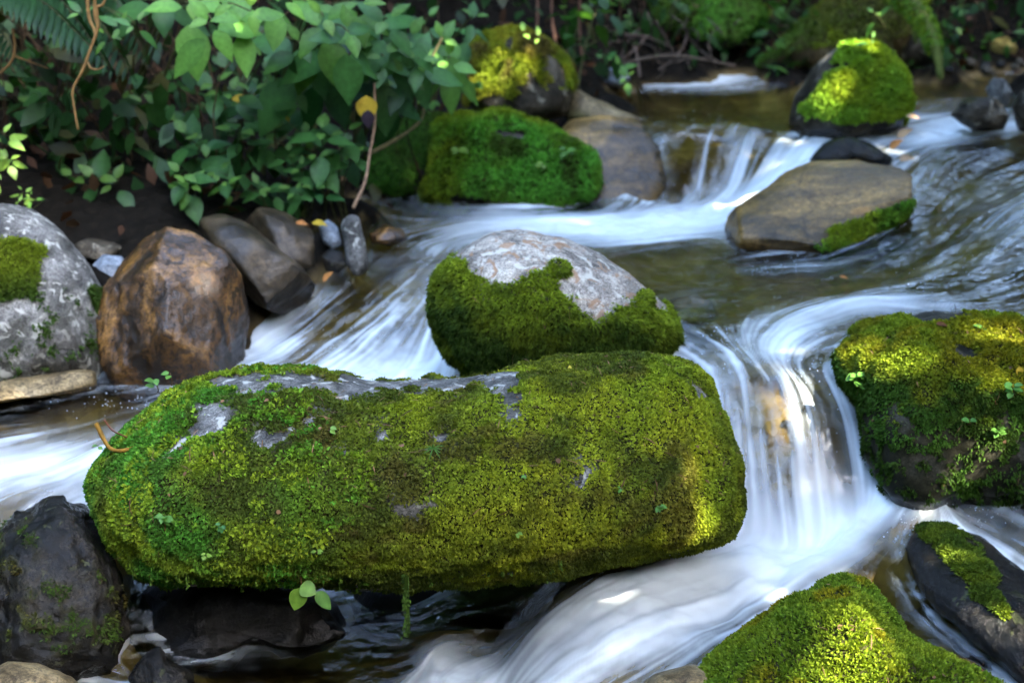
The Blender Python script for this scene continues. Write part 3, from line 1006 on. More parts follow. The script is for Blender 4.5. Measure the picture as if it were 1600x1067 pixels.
moss(RM, 150000, .0105, .006, seed=25, up=.8, spread=1.1, droop=.25, colfn=rm_col)

# --- bottom right mossy rock
BR_OUT = [(1085, 1080), (1130, 1030), (1180, 985), (1230, 940), (1290, 908), (1335, 912), (1365, 945), (1395, 990), (1450, 1020), (1520, 1040), (1570, 1075), (1600, 1130), (1450, 1200), (1200, 1200), (1080, 1140)]


def br_moss(P, N, u, v):
    edge = np.interp(u, [1060, 1110, 1180, 1290, 1350, 1400, 1460, 1560, 1620], [1110, 1065, 1000, 915, 918, 985, 1018, 1050, 1110])
    return sstep(-4, 14, v - edge + 9 * vnoise(P, 16, 6))


BR = rock('mossy_rock', 'bright green mossy rock in the bottom right corner', BR_OUT, 3.0, .3, .3, S_BROWN, sub=6, p1=.85, p2=.9, lean=.5, seed=61,
          noise=((3, .02), (10, .008)), mossfn=br_moss, cushion=.016, cushion_freq=13, wet_h=.02)
moss(BR, 110000, .010, .0065, seed=26, up=.9, spread=.9, droop=.1, colfn=moss_cols(MOSS_BRIGHT * .8, MOSS_BRIGHT * .45 + MOSS_GREEN * .3, 6, 5, MOSS_YELLOW * .6))

RD_OUT = [(1408, 850), (1430, 815), (1475, 812), (1530, 840), (1590, 890), (1650, 950), (1680, 1040), (1600, 1060), (1540, 1020), (1470, 960), (1425, 905)]


def rd_moss(P, N, u, v):
    return in_blobs(u + 12 * vnoise(P, 16, 2), v + 12 * vnoise(P, 16, 3), [(1490, 868, 66, 22, 35), (1450, 830, 30, 12), (1550, 930, 30, 10, 40)], .4)


RD = rock('wet_rock', 'dark wet rock with a strip of moss at the lower right edge', RD_OUT, 3.42, .18, .25, S_DARK, sub=6, p1=.95, p2=.95, lean=1.3, seed=62,
          noise=((4, .02), (14, .01), (40, .003)), mossfn=rd_moss, cushion=.012, wet_h=.05)
moss(RD, 22000, .010, .006, seed=27, colfn=moss_cols(MOSS_BRIGHT * .55, MOSS_DARK * 1.2))
rock('brown_stone', 'sunlit orange-brown stone awash left of the bottom right mossy rock', [(975, 1085), (1020, 1052), (1080, 1036), (1125, 1045), (1150, 1080), (1120, 1120), (1020, 1120)],
     3.0, .14, .14, S_TAN, sub=5, lean=.6, seed=63, noise=((6, .01), (18, .004)), wet_h=.04)
rock('mossy_stone', 'small mossy stone under the right boulder by the white splash', [(1500, 800), (1540, 785), (1600, 795), (1640, 830), (1600, 850), (1540, 830)],
     3.85, .1, .12, S_MOSSY, sub=5, lean=.4, seed=64, noise=((6, .012), (18, .005)), mossfn=lambda P, N, u, v: sstep(.2, .6, N[:, 2] + .4 * vnoise(P, 20, 1)))

# --- submerged stone in the pool
rock('sunken_stone', 'brown sunken stone in the pool right of the round boulder', [(1028, 490), (1045, 470), (1080, 464), (1110, 472), (1125, 495), (1100, 512), (1050, 512)],
     4.72, .12, .14, S_TAN, sub=5, lean=1.0, seed=65, noise=((6, .01),), wet_h=.1)

# --- flat brown slab in mid stream
def sl_moss(P, N, u, v):
    return in_blobs(u + 10 * vnoise(P, 12, 2), v + 8 * vnoise(P, 12, 3), [(1355, 346, 72, 14, -24), (1410, 318, 30, 8, -15)], .6)


SL = rock('slab_rock', 'big wet brown slab rock slanting out of the middle pool', [(1122, 352), (1165, 312), (1215, 275), (1270, 252), (1350, 246), (1410, 256), (1442, 275), (1450, 305), (1400, 345), (1340, 375), (1270, 402), (1200, 408), (1150, 385)],
          5.72, .18, .2, S_SLAB, sub=6, p1=.7, p2=.65, lean=1.3, seed=71, facets=(4, 27, .78, .94), smooth_o=1.0, noise=((3, .02), (12, .008)), mossfn=sl_moss, cushion=.007, wet_h=.03)
moss(SL, 12000, .014, .008, seed=28, colfn=moss_cols(MOSS_BRIGHT, MOSS_GREEN))

# --- upper right mossy boulder
def ur_moss(P, N, u, v):
    m = sstep(1272, 1292, u + 14 * fbm(P, 9, 3, 2) + (v - 140) * .55) * (1 - sstep(168, 186, v + 16 * fbm(P, 9, 3, 5)))
    bare = in_blobs(u + 6 * vnoise(P, 10, 7), v + 4 * vnoise(P, 10, 8), [(1305, 112, 30, 7, -25), (1337, 87, 10, 4), (1330, 72, 20, 6)], .4)
    return m * (1 - bare)


UR = rock('mossy_boulder', 'rounded boulder with lime green moss in the upper right stream', [(1236, 190), (1245, 150), (1270, 108), (1305, 76), (1340, 68), (1375, 84), (1405, 115), (1420, 160), (1410, 200), (1350, 228), (1280, 232), (1240, 222)],
          6.85, .3, .3, S_DGREY, sub=6, p1=.95, p2=.95, lean=.15, seed=72, noise=((3, .03), (10, .012)), mossfn=ur_moss, cushion=.02, cushion_freq=8, wet_h=.05)
moss(UR, 32000, .020, .012, seed=29, colfn=moss_cols(MOSS_BRIGHT * 1.3, MOSS_GREEN * .8 + MOSS_BRIGHT * .7, 5, 3))
rock('curved_rock', 'dark arched rock between the mossy boulder and the brown slab', [(1262, 252), (1285, 225), (1320, 214), (1360, 224), (1395, 248), (1385, 262), (1340, 250), (1290, 262)],
     6.3, .1, .12, S_DARK, sub=5, lean=.3, seed=73, noise=((6, .015), (18, .006)))
rock('small_rock', 'grey stone with a pale top at the upper right bank', [(1540, 140), (1552, 122), (1570, 124), (1582, 145), (1572, 165), (1548, 162)], 7.0, .08, .1, S_GREY, sub=4, seed=74, noise=((6, .012), (18, .005)))
rock('small_rock', 'mossy brown rock behind the white riffle at the upper right', [(1485, 180), (1510, 155), (1555, 152), (1580, 180), (1570, 205), (1520, 205)], 6.65, .12, .12, S_DGREY, sub=5, seed=75, noise=((6, .015), (18, .006)),
     mossfn=lambda P, N, u, v: .8 * in_blobs(u, v, [(1512, 157, 14, 7)], .4))
rock('small_rock', 'brown rock cut by the right edge of the upper stream', [(1580, 165), (1595, 140), (1630, 135), (1660, 170), (1640, 205), (1590, 205)], 6.6, .12, .12, S_DGREY, sub=5, seed=76, noise=((6, .015), (18, .006)))

# --- left bank: mossy boulder, ledge and the brown rock under the water sheet
def bm_moss(P, N, u, v):
    return 1 - .85 * in_blobs(u + 10 * vnoise(P, 8, 2), v + 8 * vnoise(P, 8, 3), [(800, 215, 40, 8, 12), (760, 310, 80, 10)], .4)


BM = rock('mossy_boulder', 'green velvety mossy boulder at the water edge below the shrubs', [(672, 300), (680, 240), (690, 200), (725, 182), (790, 180), (850, 195), (900, 222), (930, 255), (928, 300), (880, 325), (780, 330), (690, 322)],
          6.6, .24, .3, S_MOSSY, sub=6, p1=.75, p2=.8, lean=.45, seed=81, noise=((2.5, .045), (7, .015)), mossfn=bm_moss, cushion=.03, cushion_freq=8, wet_h=.05)
moss(BM, 60000, .020, .010, seed=31, colfn=moss_cols(MOSS_GREEN * 1.3, MOSS_BRIGHT * .8, 4, 2, MOSS_DARK * 1.5))
BD = rock('mossy_rock', 'dim mossy rock in the shade left of the velvety mossy boulder', [(575, 260), (600, 215), (650, 185), (700, 190), (715, 240), (705, 305), (640, 310), (585, 298)],
          6.7, .18, .25, S_MOSSY, sub=5, lean=.4, seed=82, noise=((3, .03), (9, .012)), mossfn=lambda P, N, u, v: .8 * sstep(-.3, .3, N[:, 2] + fbm(P, 6, 2, 3)), cushion=.02)
moss(BD, 14000, .020, .008, seed=32, droop=.6, colfn=moss_cols(MOSS_DARK, MOSS_GREEN * .5))


def le_moss(P, N, u, v):
    m = sstep(-.15, .35, N[:, 2] + .5 * fbm(P, 7, 3, 4)) * (1 - sstep(120, 150, v + 10 * vnoise(P, 9, 2)) * sstep(830, 850, u))
    return m * (1 - .9 * in_blobs(u, v, [(797, 72, 10, 14, 20), (865, 110, 12, 28, -30)], .4))


LE = rock('mossy_ledge_rock', 'tall ochre mossy rock ledge behind the velvety mossy boulder', [(740, 120), (745, 75), (765, 58), (810, 56), (855, 68), (875, 100), (893, 150), (888, 180), (830, 195), (760, 185), (735, 160)],
          7.05, .25, .25, S_DGREY, sub=6, p1=.75, p2=.8, lean=.2, seed=83, facets=(4, 31, .75, .92), noise=((4, .03), (11, .015)), mossfn=le_moss, cushion=.03, cushion_freq=7)
moss(LE, 26000, .018, .008, seed=33, colfn=moss_cols(MOSS_YELLOW * .6 + MOSS_BROWN * .5, MOSS_BRIGHT * .7, 5, 7, MOSS_BROWN * 1.3))
rock('brown_rock', 'wet brown rock with a thin water sheet beside the velvety mossy boulder', [(865, 215), (890, 188), (940, 180), (1000, 190), (1035, 230), (1045, 290), (1020, 325), (950, 330), (890, 310)],
     6.68, .12, .25, S_SLAB, sub=5, p1=.7, p2=.7, lean=.9, seed=84, noise=((3, .02), (12, .008)), wet_h=.5)
rock('pink_rock', 'pinkish tan rock wedge between the ledge and the upper pool', [(880, 150), (905, 138), (930, 150), (965, 172), (1010, 190), (980, 205), (920, 205), (885, 185)],
     7.0, .12, .15, S_TAN, sub=5, lean=.5, seed=85, noise=((4, .02), (12, .008)), mossfn=lambda P, N, u, v: .8 * in_blobs(u, v, [(905, 185, 22, 12), (985, 198, 25, 8)], .5))
rock('grey_stone', 'blue-grey stone on the far bank under the bare twigs', [(930, 120), (945, 105), (975, 104), (990, 125), (970, 140), (940, 138)], 8.1, .12, .12, S_BLUE, sub=4, seed=86, noise=((5, .015),))

# --- far bank rocks
FB = rock('bank_rock', 'large sloping grey-green rock on the far bank', [(1180, 105), (1215, 70), (1265, 30), (1320, -10), (1400, -30), (1450, 0), (1440, 60), (1400, 100), (1320, 118), (1230, 116)],
          8.75, .35, .4, S_TAN, sub=6, p1=.8, p2=.8, lean=.4, seed=91, noise=((2, .05), (8, .015)), mossfn=lambda P, N, u, v: .9 * sstep(-.05, .4, N[:, 2] + .35 * fbm(P, 4, 3, 3)), cushion=.02)
moss(FB, 16000, .020, .010, seed=34, colfn=moss_cols(MOSS_DARK * 2, MOSS_BROWN + MOSS_DARK, 3, 3, MOSS_BRIGHT * .8))
rock('bank_rock', 'rounded dark rock on the far bank behind the sapling', [(1370, 80), (1390, 50), (1430, 38), (1462, 60), (1465, 95), (1420, 108), (1380, 104)], 8.6, .15, .2, S_DGREY, sub=5, seed=92, noise=((4, .02), (12, .008)),
     mossfn=lambda P, N, u, v: .6 * sstep(.2, .6, N[:, 2] + .3 * fbm(P, 6, 2, 3)))
rock('bank_rock', 'ochre yellow rock at the right end of the far bank', [(1538, 78), (1548, 60), (1575, 55), (1592, 72), (1590, 90), (1550, 94)], 9.0, .12, .15, mat_stone('ochre_stone', [(.10, .07, .015), (.2, .15, .035), (.3, .23, .07)], 6), sub=4, seed=93, noise=((4, .02), (12, .008)))
RS = rock('bank_rock', 'mossy green bank rock at the top beside the far twigs', [(1000, 30), (1020, -10), (1080, -30), (1150, -20), (1185, 20), (1170, 75), (1110, 85), (1040, 60)], 9.0, .3, .35, S_MOSSY, sub=5, seed=94, lean=.3, noise=((3, .05), (8, .015)),
          mossfn=lambda P, N, u, v: 1.0 * sstep(-.6, .2, N[:, 2] + .35 * fbm(P, 4, 3, 3)), cushion=.04)
moss(RS, 14000, .024, .012, seed=35, droop=.7, colfn=moss_cols(MOSS_DARK * 2, MOSS_GREEN, 3, 4, MOSS_BRIGHT * .8))
# pebbles on the far shore
for k in range(14):
    px, py = random.uniform(1400, 1600), random.uniform(98, 122)
    if 1410 < px < 1480 and k % 2:
        continue
    p = at_z(px, py, .40)
    s = random.uniform(7, 13)
    rock('pebble', 'small rounded pebble on the far gravel shore', [(px - s, py), (px - s * .6, py - s * .7), (px + s * .3, py - s * .75), (px + s, py - s * .1), (px + s * .5, py + s * .6), (px - s * .5, py + s * .6)], p[1], .05, .05,
         random.choice([S_DGREY, S_DGREY, S_DARK]), sub=3, seed=100 + k, noise=((8, .008),), group='pebbles on the far gravel shore', cat='pebble')
# ------------------------------------------------------------------ the stream surface
NCOL, NROW = 1150, 1000
uu = np.linspace(-1.5, 1.75, NCOL)
yy = 2.35 * (8.9 / 2.35) ** np.linspace(0, 1, NROW)
wx = uu[None, :] * (0.36 * yy[:, None] + 0.25)
wy = np.repeat(yy[:, None], NCOL, 1)
WQ = np.stack([wx.ravel(), wy.ravel()], 1)
WV = WATER(WQ)
wg = ground_z(WQ)
valid = (WV[:, 0] - wg) > -0.03

# velocity on a coarse grid, then line-integral convolution for flow streaks
CX0, CY0, CS = -3.5, 1.9, 0.03
cxs, cys = np.arange(CX0, 5.9, CS), np.arange(CY0, 9.4, CS)
cgx, cgy = np.meshgrid(cxs, cys)
cv = WATER(np.stack([cgx.ravel(), cgy.ravel()], 1))[:, 2:4]
cv = norm(cv).reshape(len(cys), len(cxs), 2)
NT = 1024
noise_tex = [RNG.random((NT, NT)) for _ in range(3)]


def bil(tex, x, y, wrap):
    x0, y0 = np.floor(x).astype(int), np.floor(y).astype(int)
    fx, fy = x - x0, y - y0
    h, w = tex.shape[:2]
    if wrap:
        xa, xb, ya, yb = x0 % w, (x0 + 1) % w, y0 % h, (y0 + 1) % h
    else:
        xa, xb = np.clip(x0, 0, w - 1), np.clip(x0 + 1, 0, w - 1)
        ya, yb = np.clip(y0, 0, h - 1), np.clip(y0 + 1, 0, h - 1)
    if tex.ndim == 3:
        fx, fy = fx[:, None], fy[:, None]
    return (tex[ya, xa] * (1 - fx) + tex[ya, xb] * fx) * (1 - fy) + (tex[yb, xa] * (1 - fx) + tex[yb, xb] * fx) * fy


vi = np.where(valid)[0]
acc = np.zeros((3, len(vi)))
cells = (0.013, 0.030, 0.075)
step = 0.012
for sgn in (1, -1):
    p = WQ[vi].copy()
    for k in range(22):
        if k or sgn > 0:
            for j, c in enumerate(cells):
                acc[j] += bil(noise_tex[j], p[:, 0] / c + 37 * j, p[:, 1] / c, True)
        d = bil(cv, (p[:, 0] - CX0) / CS, (p[:, 1] - CY0) / CS, False)
        p = p + sgn * step * norm(d)
streak = np.zeros((3, len(WQ)))
for j in range(3):
    a = acc[j]
    streak[j, vi] = (a - a.mean()) / a.std()
comb = 0.7 * streak[0] + 0.65 * streak[1] + 0.45 * streak[2]
foam0 = np.clip(WV[:, 1], 0, 1)
foam0 = foam0 * (.72 + .28 * foam0)
veil = sstep(-.35, .45, fbm(np.concatenate([WQ, np.zeros((len(WQ), 1))], 1), 2.6, 3, 91))
p3 = np.concatenate([WQ, np.zeros((len(WQ), 1))], 1)
patch = fbm(p3, 3.5, 3, 21)
foam = sstep(0.12, 1.22, foam0 * 1.08 - .03 + 0.20 * comb * (.35 + .75 * veil) * sstep(0.02, 0.4, foam0) * (1 - 0.75 * foam0 ** 2) + 0.14 * patch * sstep(0.05, .3, foam0))
Z2 = WV[:, 0].reshape(NROW, NCOL)
gyz = np.gradient(Z2, axis=0) / np.gradient(yy)[:, None]
gxz = np.gradient(Z2, axis=1) / np.maximum(np.gradient(wx, axis=1), 1e-4)
slope = np.hypot(gxz, gyz).ravel()
run = sstep(.04, .20, slope)
foam = np.clip(foam + .10 * run * sstep(.2, 1.6, comb), 0, 1)
# broken white collars where the moving water meets the stones
RG = .012
rx, ry = np.arange(-3.5, 5.9, RG), np.arange(1.9, 9.4, RG)
img = np.zeros((len(ry), len(rx)))
R2 = np.concatenate(RING)
ri, rj = ((R2[:, 1] - 1.9) / RG).astype(int), ((R2[:, 0] + 3.5) / RG).astype(int)
okr = (ri >= 0) & (ri < len(ry)) & (rj >= 0) & (rj < len(rx))
img[ri[okr], rj[okr]] = 1
kr = np.exp(-0.5 * (np.arange(-6, 7) / 2.0) ** 2)
img = np.apply_along_axis(lambda q_: np.convolve(q_, kr, 'same'), 0, img)
img = np.apply_along_axis(lambda q_: np.convolve(q_, kr, 'same'), 1, img)
img = np.clip(img / 9.0, 0, 1)
coll = bil(img, (WQ[:, 0] + 3.5) / RG, (WQ[:, 1] - 1.9) / RG, False)
act = np.clip(.06 + .8 * np.maximum(run * .7, foam0), 0, 1)
foam = np.clip(foam + coll * act * sstep(-.5, .5, fbm(p3, 16, 3, 71) + .25 * comb) * .75, 0, 1)
rip = fbm(p3 * np.array([1, 1.6, 1]), 9, 3, 33)
lump = fbm(p3, 7, 3, 41)
depth = WV[:, 0] - wg
zz = WV[:, 0] + 0.0035 * rip + run * (1 - sstep(.3, .8, slope)) * (0.0045 * streak[2] + 0.0016 * streak[1] + .006 * fbm(p3, 5, 2, 63)) + sstep(0.02, .3, foam0) * (0.0016 * streak[1] + 0.0032 * streak[2]) + sstep(.45, .95, foam0) * (0.018 * lump + .0028 * streak[2] + .006 * fbm(p3, 19, 2, 44))
WP = np.concatenate([WQ, zz[:, None]], 1)
ii = (np.arange(NROW - 1)[:, None] * NCOL + np.arange(NCOL - 1)[None]).ravel()
wf = np.stack([ii, ii + 1, ii + NCOL + 1, ii + NCOL], 1)
wf = wf[valid[wf].all(1)]
used = np.unique(wf)
remap = -np.ones(len(WP), int)
remap[used] = np.arange(len(used))


def mat_water():
    m, nt, out = new_mat('running_water')
    L = nt.links
    tc = nd(nt, 'ShaderNodeTexCoord')
    n1 = nd(nt, 'ShaderNodeTexNoise', i_Scale=14.0, i_Detail=4.0, i_Roughness=0.55, i_Distortion=0.6)
    L.new(tc.outputs['Object'], n1.inputs['Vector'])
    b = nd(nt, 'ShaderNodeBump', i_Strength=0.35, i_Distance=0.02)
    L.new(n1.outputs[0], b.inputs['Height'])
    ad = attr(nt, 'depth')
    tint = ramp(nt, ad.outputs['Fac'], [(0.0, (0.95, 0.93, 0.88)), (0.06, (0.84, 0.80, 0.60)), (0.16, (0.62, 0.64, 0.36)), (0.3, (0.40, 0.45, 0.22))])
    tr = nd(nt, 'ShaderNodeBsdfTransparent')
    L.new(tint.outputs[0], tr.inputs[0])
    gl = nd(nt, 'ShaderNodeBsdfGlossy', i_Roughness=0.07)
    gl.inputs[0].default_value = (1, 1, 1, 1)
    L.new(b.outputs[0], gl.inputs['Normal'])
    fr = nd(nt, 'ShaderNodeFresnel', i_IOR=1.36)
    L.new(b.outputs[0], fr.inputs['Normal'])
    mx = nd(nt, 'ShaderNodeMixShader')
    L.new(fr.outputs[0], mx.inputs[0])
    L.new(tr.outputs[0], mx.inputs[1])
    L.new(gl.outputs[0], mx.inputs[2])
    fo = nd(nt, 'ShaderNodeBsdfPrincipled')
    fo.inputs['Base Color'].default_value = (0.80, 0.89, 0.92, 1)
    fo.inputs['Roughness'].default_value = 0.35
    tl = nd(nt, 'ShaderNodeBsdfTranslucent')
    tl.inputs[0].default_value = (0.8, 0.86, 0.9, 1)
    fm = nd(nt, 'ShaderNodeMixShader')
    fm.inputs[0].default_value = 0.25
    L.new(fo.outputs[0], fm.inputs[1])
    L.new(tl.outputs[0], fm.inputs[2])
    af = attr(nt, 'foam')
    m2 = nd(nt, 'ShaderNodeMixShader')
    L.new(af.outputs['Fac'], m2.inputs[0])
    L.new(mx.outputs[0], m2.inputs[1])
    L.new(fm.outputs[0], m2.inputs[2])
    L.new(m2.outputs[0], out.inputs[0])
    return m


M_WATER = mat_water()
water = link('water', mesh_np('water', WP[used], remap[wf], {'foam': foam[used], 'depth': np.clip(depth[used], 0, 1)}), M_WATER)
water['kind'] = 'structure'


#PART2
# ------------------------------------------------------------------ plants
LT = np.array([0, .10, .26, .45, .64, .82, .93, 1.0])
LW = np.array([0.03, .52, .93, 1.0, .80, .42, .16, 0.0])


def leaf(geo, base, d, up, L, W, col, curl=.25, fold=.18, prof=LW, wave=0.0, petiole=0.0):
    base = np.asarray(base, float)
    d = norm(np.asarray(d, float))
    s = np.cross(d, up)
    if np.linalg.norm(s) < 1e-4:
        s = np.cross(d, [1, 0.2, 0])
    s = norm(s)
    u = np.cross(s, d)
    base = base + d * petiole
    c = base + d * (LT * L)[:, None] - u * (curl * LT ** 2 * L)[:, None]
    w = prof * W * .5
    wob = wave * W * np.sin(LT * 17 + base[0] * 50)
    l = c + s * w[:, None] + u * (fold * w + wob)[:, None]
    r = c - s * w[:, None] + u * (fold * w - wob)[:, None]
    n = len(LT)
    V = np.concatenate([l, c, r])
    i = np.arange(n - 1)
    Q = np.concatenate([np.stack([i, i + 1, n + i + 1, n + i], -1), np.stack([n + i, n + i + 1, 2 * n + i + 1, 2 * n + i], -1)])
    cc = np.tile(col, (3 * n, 1)) * np.concatenate([np.ones(n), np.full(n, 1.25), np.ones(n)])[:, None]
    geo.add(V, Q, None, cc)


G_DEEP = np.array([.014, .050, .013])
G_MID = np.array([.029, .086, .019])
G_LITE = np.array([.065, .155, .024])
G_YOUNG = np.array([.150, .260, .040])
STEM_G = np.array([.055, .060, .022])
STEM_B = np.array([.075, .048, .028])


def rosette(gl, tip, axis, size, tone, rs, nodes=4, wr=.58, space=.30, droop=.35, young=True):
    """opposite leaf pairs down a stem from its tip"""
    axis = norm(axis)
    a0 = rs.random() * 6.28
    ref = norm(np.cross(axis, [.3, .8, .2]))
    ref2 = np.cross(axis, ref)
    out = []
    for k in range(nodes):
        g = min(1.0, .38 + .24 * k)
        p = tip - axis * (space * size * (k ** 1.15))
        for h in (0, 1):
            if rs.random() < .08 and k:
                continue
            an = a0 + k * 1.57 + h * math.pi + rs.normal() * .25
            o = ref * math.cos(an) + ref2 * math.sin(an)
            rise = .55 - .28 * k - droop * .3 + rs.normal() * .16
            d = norm(o + axis * rise + np.array([0, 0, -.12 * k * droop]))
            L = size * g * rs.uniform(.82, 1.15)
            c = tone * rs.uniform(.75, 1.25)
            if young and k == 0:
                c = c * .75 + G_YOUNG * .25
            leaf(gl, p + o * .01, d, axis + np.array([0, 0, .6]), L, L * wr * rs.uniform(.88, 1.1), c, curl=rs.uniform(.08, .34) + .05 * k, fold=rs.uniform(.05, .28), wave=.02, petiole=.10 * L)
            out.append(p)
    return out


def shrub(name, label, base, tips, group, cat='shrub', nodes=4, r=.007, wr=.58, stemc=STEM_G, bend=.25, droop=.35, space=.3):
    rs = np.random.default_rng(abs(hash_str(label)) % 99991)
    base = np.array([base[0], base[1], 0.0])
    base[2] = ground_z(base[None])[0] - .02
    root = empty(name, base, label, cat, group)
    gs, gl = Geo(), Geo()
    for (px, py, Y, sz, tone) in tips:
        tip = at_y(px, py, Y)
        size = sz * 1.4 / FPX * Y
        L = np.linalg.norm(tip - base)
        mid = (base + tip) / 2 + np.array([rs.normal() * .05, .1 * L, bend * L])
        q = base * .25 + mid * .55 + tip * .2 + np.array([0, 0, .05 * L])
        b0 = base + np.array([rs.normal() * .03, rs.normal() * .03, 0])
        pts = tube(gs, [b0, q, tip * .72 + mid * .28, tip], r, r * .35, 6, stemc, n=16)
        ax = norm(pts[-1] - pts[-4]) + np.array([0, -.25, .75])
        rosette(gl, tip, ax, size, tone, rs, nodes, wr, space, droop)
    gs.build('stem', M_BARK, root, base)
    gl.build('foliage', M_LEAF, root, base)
    return root


def hash_str(s):
    h = 7
    for ch in s:
        h = (h * 31 + ord(ch)) % 1000003
    return h


SH = 'broadleaf shrubs on the left bank'
shrub('broadleaf_shrub', 'large-leaved shrub with the brightest sunlit leaves at the top left', (-1.7, 6.3), [(330, 30, 5.1, 66, G_LITE * 1.2), (392, 18, 5.2, 64, G_LITE * 1.3), (296, 0, 5.3, 66, G_LITE * 1.2), (440, 0, 5.4, 66, G_LITE * 1.3), (255, -10, 5.4, 60, G_MID)], SH, nodes=3)  # lighter leaf colour stands in for sunlight on this shrub
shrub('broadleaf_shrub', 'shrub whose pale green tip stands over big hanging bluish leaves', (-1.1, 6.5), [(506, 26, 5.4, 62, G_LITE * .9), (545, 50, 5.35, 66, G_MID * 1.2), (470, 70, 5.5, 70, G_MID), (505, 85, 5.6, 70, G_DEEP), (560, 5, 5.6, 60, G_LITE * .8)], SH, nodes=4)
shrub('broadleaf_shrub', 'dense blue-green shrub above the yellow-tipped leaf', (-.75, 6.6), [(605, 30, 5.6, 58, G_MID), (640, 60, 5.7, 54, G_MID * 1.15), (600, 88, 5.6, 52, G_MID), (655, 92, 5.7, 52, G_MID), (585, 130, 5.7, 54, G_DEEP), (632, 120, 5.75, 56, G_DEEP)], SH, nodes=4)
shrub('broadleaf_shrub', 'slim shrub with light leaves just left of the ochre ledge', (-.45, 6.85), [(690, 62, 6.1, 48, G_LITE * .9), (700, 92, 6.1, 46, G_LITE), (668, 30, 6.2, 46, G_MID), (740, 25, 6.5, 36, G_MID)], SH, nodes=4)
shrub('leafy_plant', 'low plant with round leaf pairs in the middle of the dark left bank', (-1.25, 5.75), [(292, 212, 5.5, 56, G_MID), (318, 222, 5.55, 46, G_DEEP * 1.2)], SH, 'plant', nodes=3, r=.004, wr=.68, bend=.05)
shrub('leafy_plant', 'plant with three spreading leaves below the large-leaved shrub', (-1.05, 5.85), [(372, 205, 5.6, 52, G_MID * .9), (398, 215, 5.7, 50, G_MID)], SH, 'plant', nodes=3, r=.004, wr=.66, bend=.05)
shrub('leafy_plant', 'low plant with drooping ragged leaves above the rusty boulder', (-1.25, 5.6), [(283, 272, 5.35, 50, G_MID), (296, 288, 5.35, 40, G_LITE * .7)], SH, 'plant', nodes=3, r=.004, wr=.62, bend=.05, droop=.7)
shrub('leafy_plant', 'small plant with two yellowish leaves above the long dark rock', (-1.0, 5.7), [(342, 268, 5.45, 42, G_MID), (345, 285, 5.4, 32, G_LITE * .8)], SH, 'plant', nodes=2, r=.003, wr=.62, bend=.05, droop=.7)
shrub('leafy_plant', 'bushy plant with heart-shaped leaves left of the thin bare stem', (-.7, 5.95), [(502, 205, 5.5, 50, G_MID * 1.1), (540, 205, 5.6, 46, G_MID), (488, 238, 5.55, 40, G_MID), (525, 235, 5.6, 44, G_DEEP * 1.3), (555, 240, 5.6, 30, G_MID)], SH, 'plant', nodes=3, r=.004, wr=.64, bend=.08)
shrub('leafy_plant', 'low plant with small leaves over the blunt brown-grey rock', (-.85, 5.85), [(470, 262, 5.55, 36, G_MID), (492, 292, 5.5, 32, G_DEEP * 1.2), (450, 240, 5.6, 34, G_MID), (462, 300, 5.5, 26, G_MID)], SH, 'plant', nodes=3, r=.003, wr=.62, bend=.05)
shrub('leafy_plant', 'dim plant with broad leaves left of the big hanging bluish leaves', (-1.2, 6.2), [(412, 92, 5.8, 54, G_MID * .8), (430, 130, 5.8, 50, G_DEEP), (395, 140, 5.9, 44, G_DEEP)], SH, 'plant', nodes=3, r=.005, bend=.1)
shrub('leafy_plant', 'twig with a row of narrow leaves beside the hanging roots', (-2.0, 6.2), [(188, 40, 5.2, 42, G_MID), (212, 38, 5.15, 40, G_MID * 1.2), (168, 56, 5.2, 34, G_LITE * .8), (128, 20, 5.3, 34, G_MID)], SH, 'plant', nodes=2, r=.004, wr=.42)
shrub('leafy_plant', 'bright yellow-green sprig at the left edge above the grey boulder', (-2.15, 5.6), [(4, 212, 5.1, 34, G_YOUNG * .8), (12, 250, 5.1, 26, G_YOUNG * .7), (-10, 268, 5.1, 30, G_YOUNG * .7)], SH, 'plant', nodes=3, r=.003, bend=.1)
shrub('leafy_plant', 'tiny bright sprig just behind the top of the grey boulder', (-1.85, 5.3), [(38, 300, 5.1, 15, G_YOUNG * .8), (32, 312, 5.1, 12, G_YOUNG * .7), (45, 308, 5.1, 12, G_LITE)], SH, 'plant', nodes=3, r=.002, bend=.05)
shrub('leafy_plant', 'pair of pale yellow leaves standing on the ochre ledge', (.06, 7.0), [(818, 52, 6.75, 40, G_YOUNG * 1.15), (842, 60, 6.75, 32, G_YOUNG)], 'plants growing on the stream rocks', 'plant', nodes=1, r=.003, wr=.42, bend=.1)
shrub('leafy_plant', 'narrow-leaved weeds on the ledge at the far end of the ochre rock', (.3, 7.2), [(905, 30, 7.5, 30, G_MID), (880, 8, 7.6, 32, G_MID), (935, 12, 7.8, 32, G_LITE * .7), (915, 62, 7.4, 26, G_DEEP * 1.2)], SH, 'plant', nodes=3, r=.004, bend=.3)
shrub('leafy_plant', 'leafy twig leaning over the upper pool', (.75, 7.9), [(968, 105, 7.3, 28, G_LITE), (978, 120, 7.2, 26, G_LITE * .9), (945, 92, 7.5, 22, G_MID)], SH, 'plant', nodes=2, r=.005, bend=.1)
shrub('sapling', 'thin sapling rising behind the lime green mossy boulder', (1.75, 6.72), [(1366, 22, 6.75, 28, G_LITE * .8), (1364, 62, 6.72, 22, G_MID * 1.3), (1378, 92, 6.7, 20, G_MID * 1.3)], 'plants growing on the stream rocks', 'plant', nodes=2, r=.005, bend=.25, wr=.5)


# the surfaces of the boulders, to root small plants on them
TRI = []
for rk in (LOG, RM, BR, RD, LE, UR, MID):
    TRI.append(BVHTree.FromPolygons([tuple(v) for v in (rk.P + rk.C)], [tuple(f) for f in rk.F]))


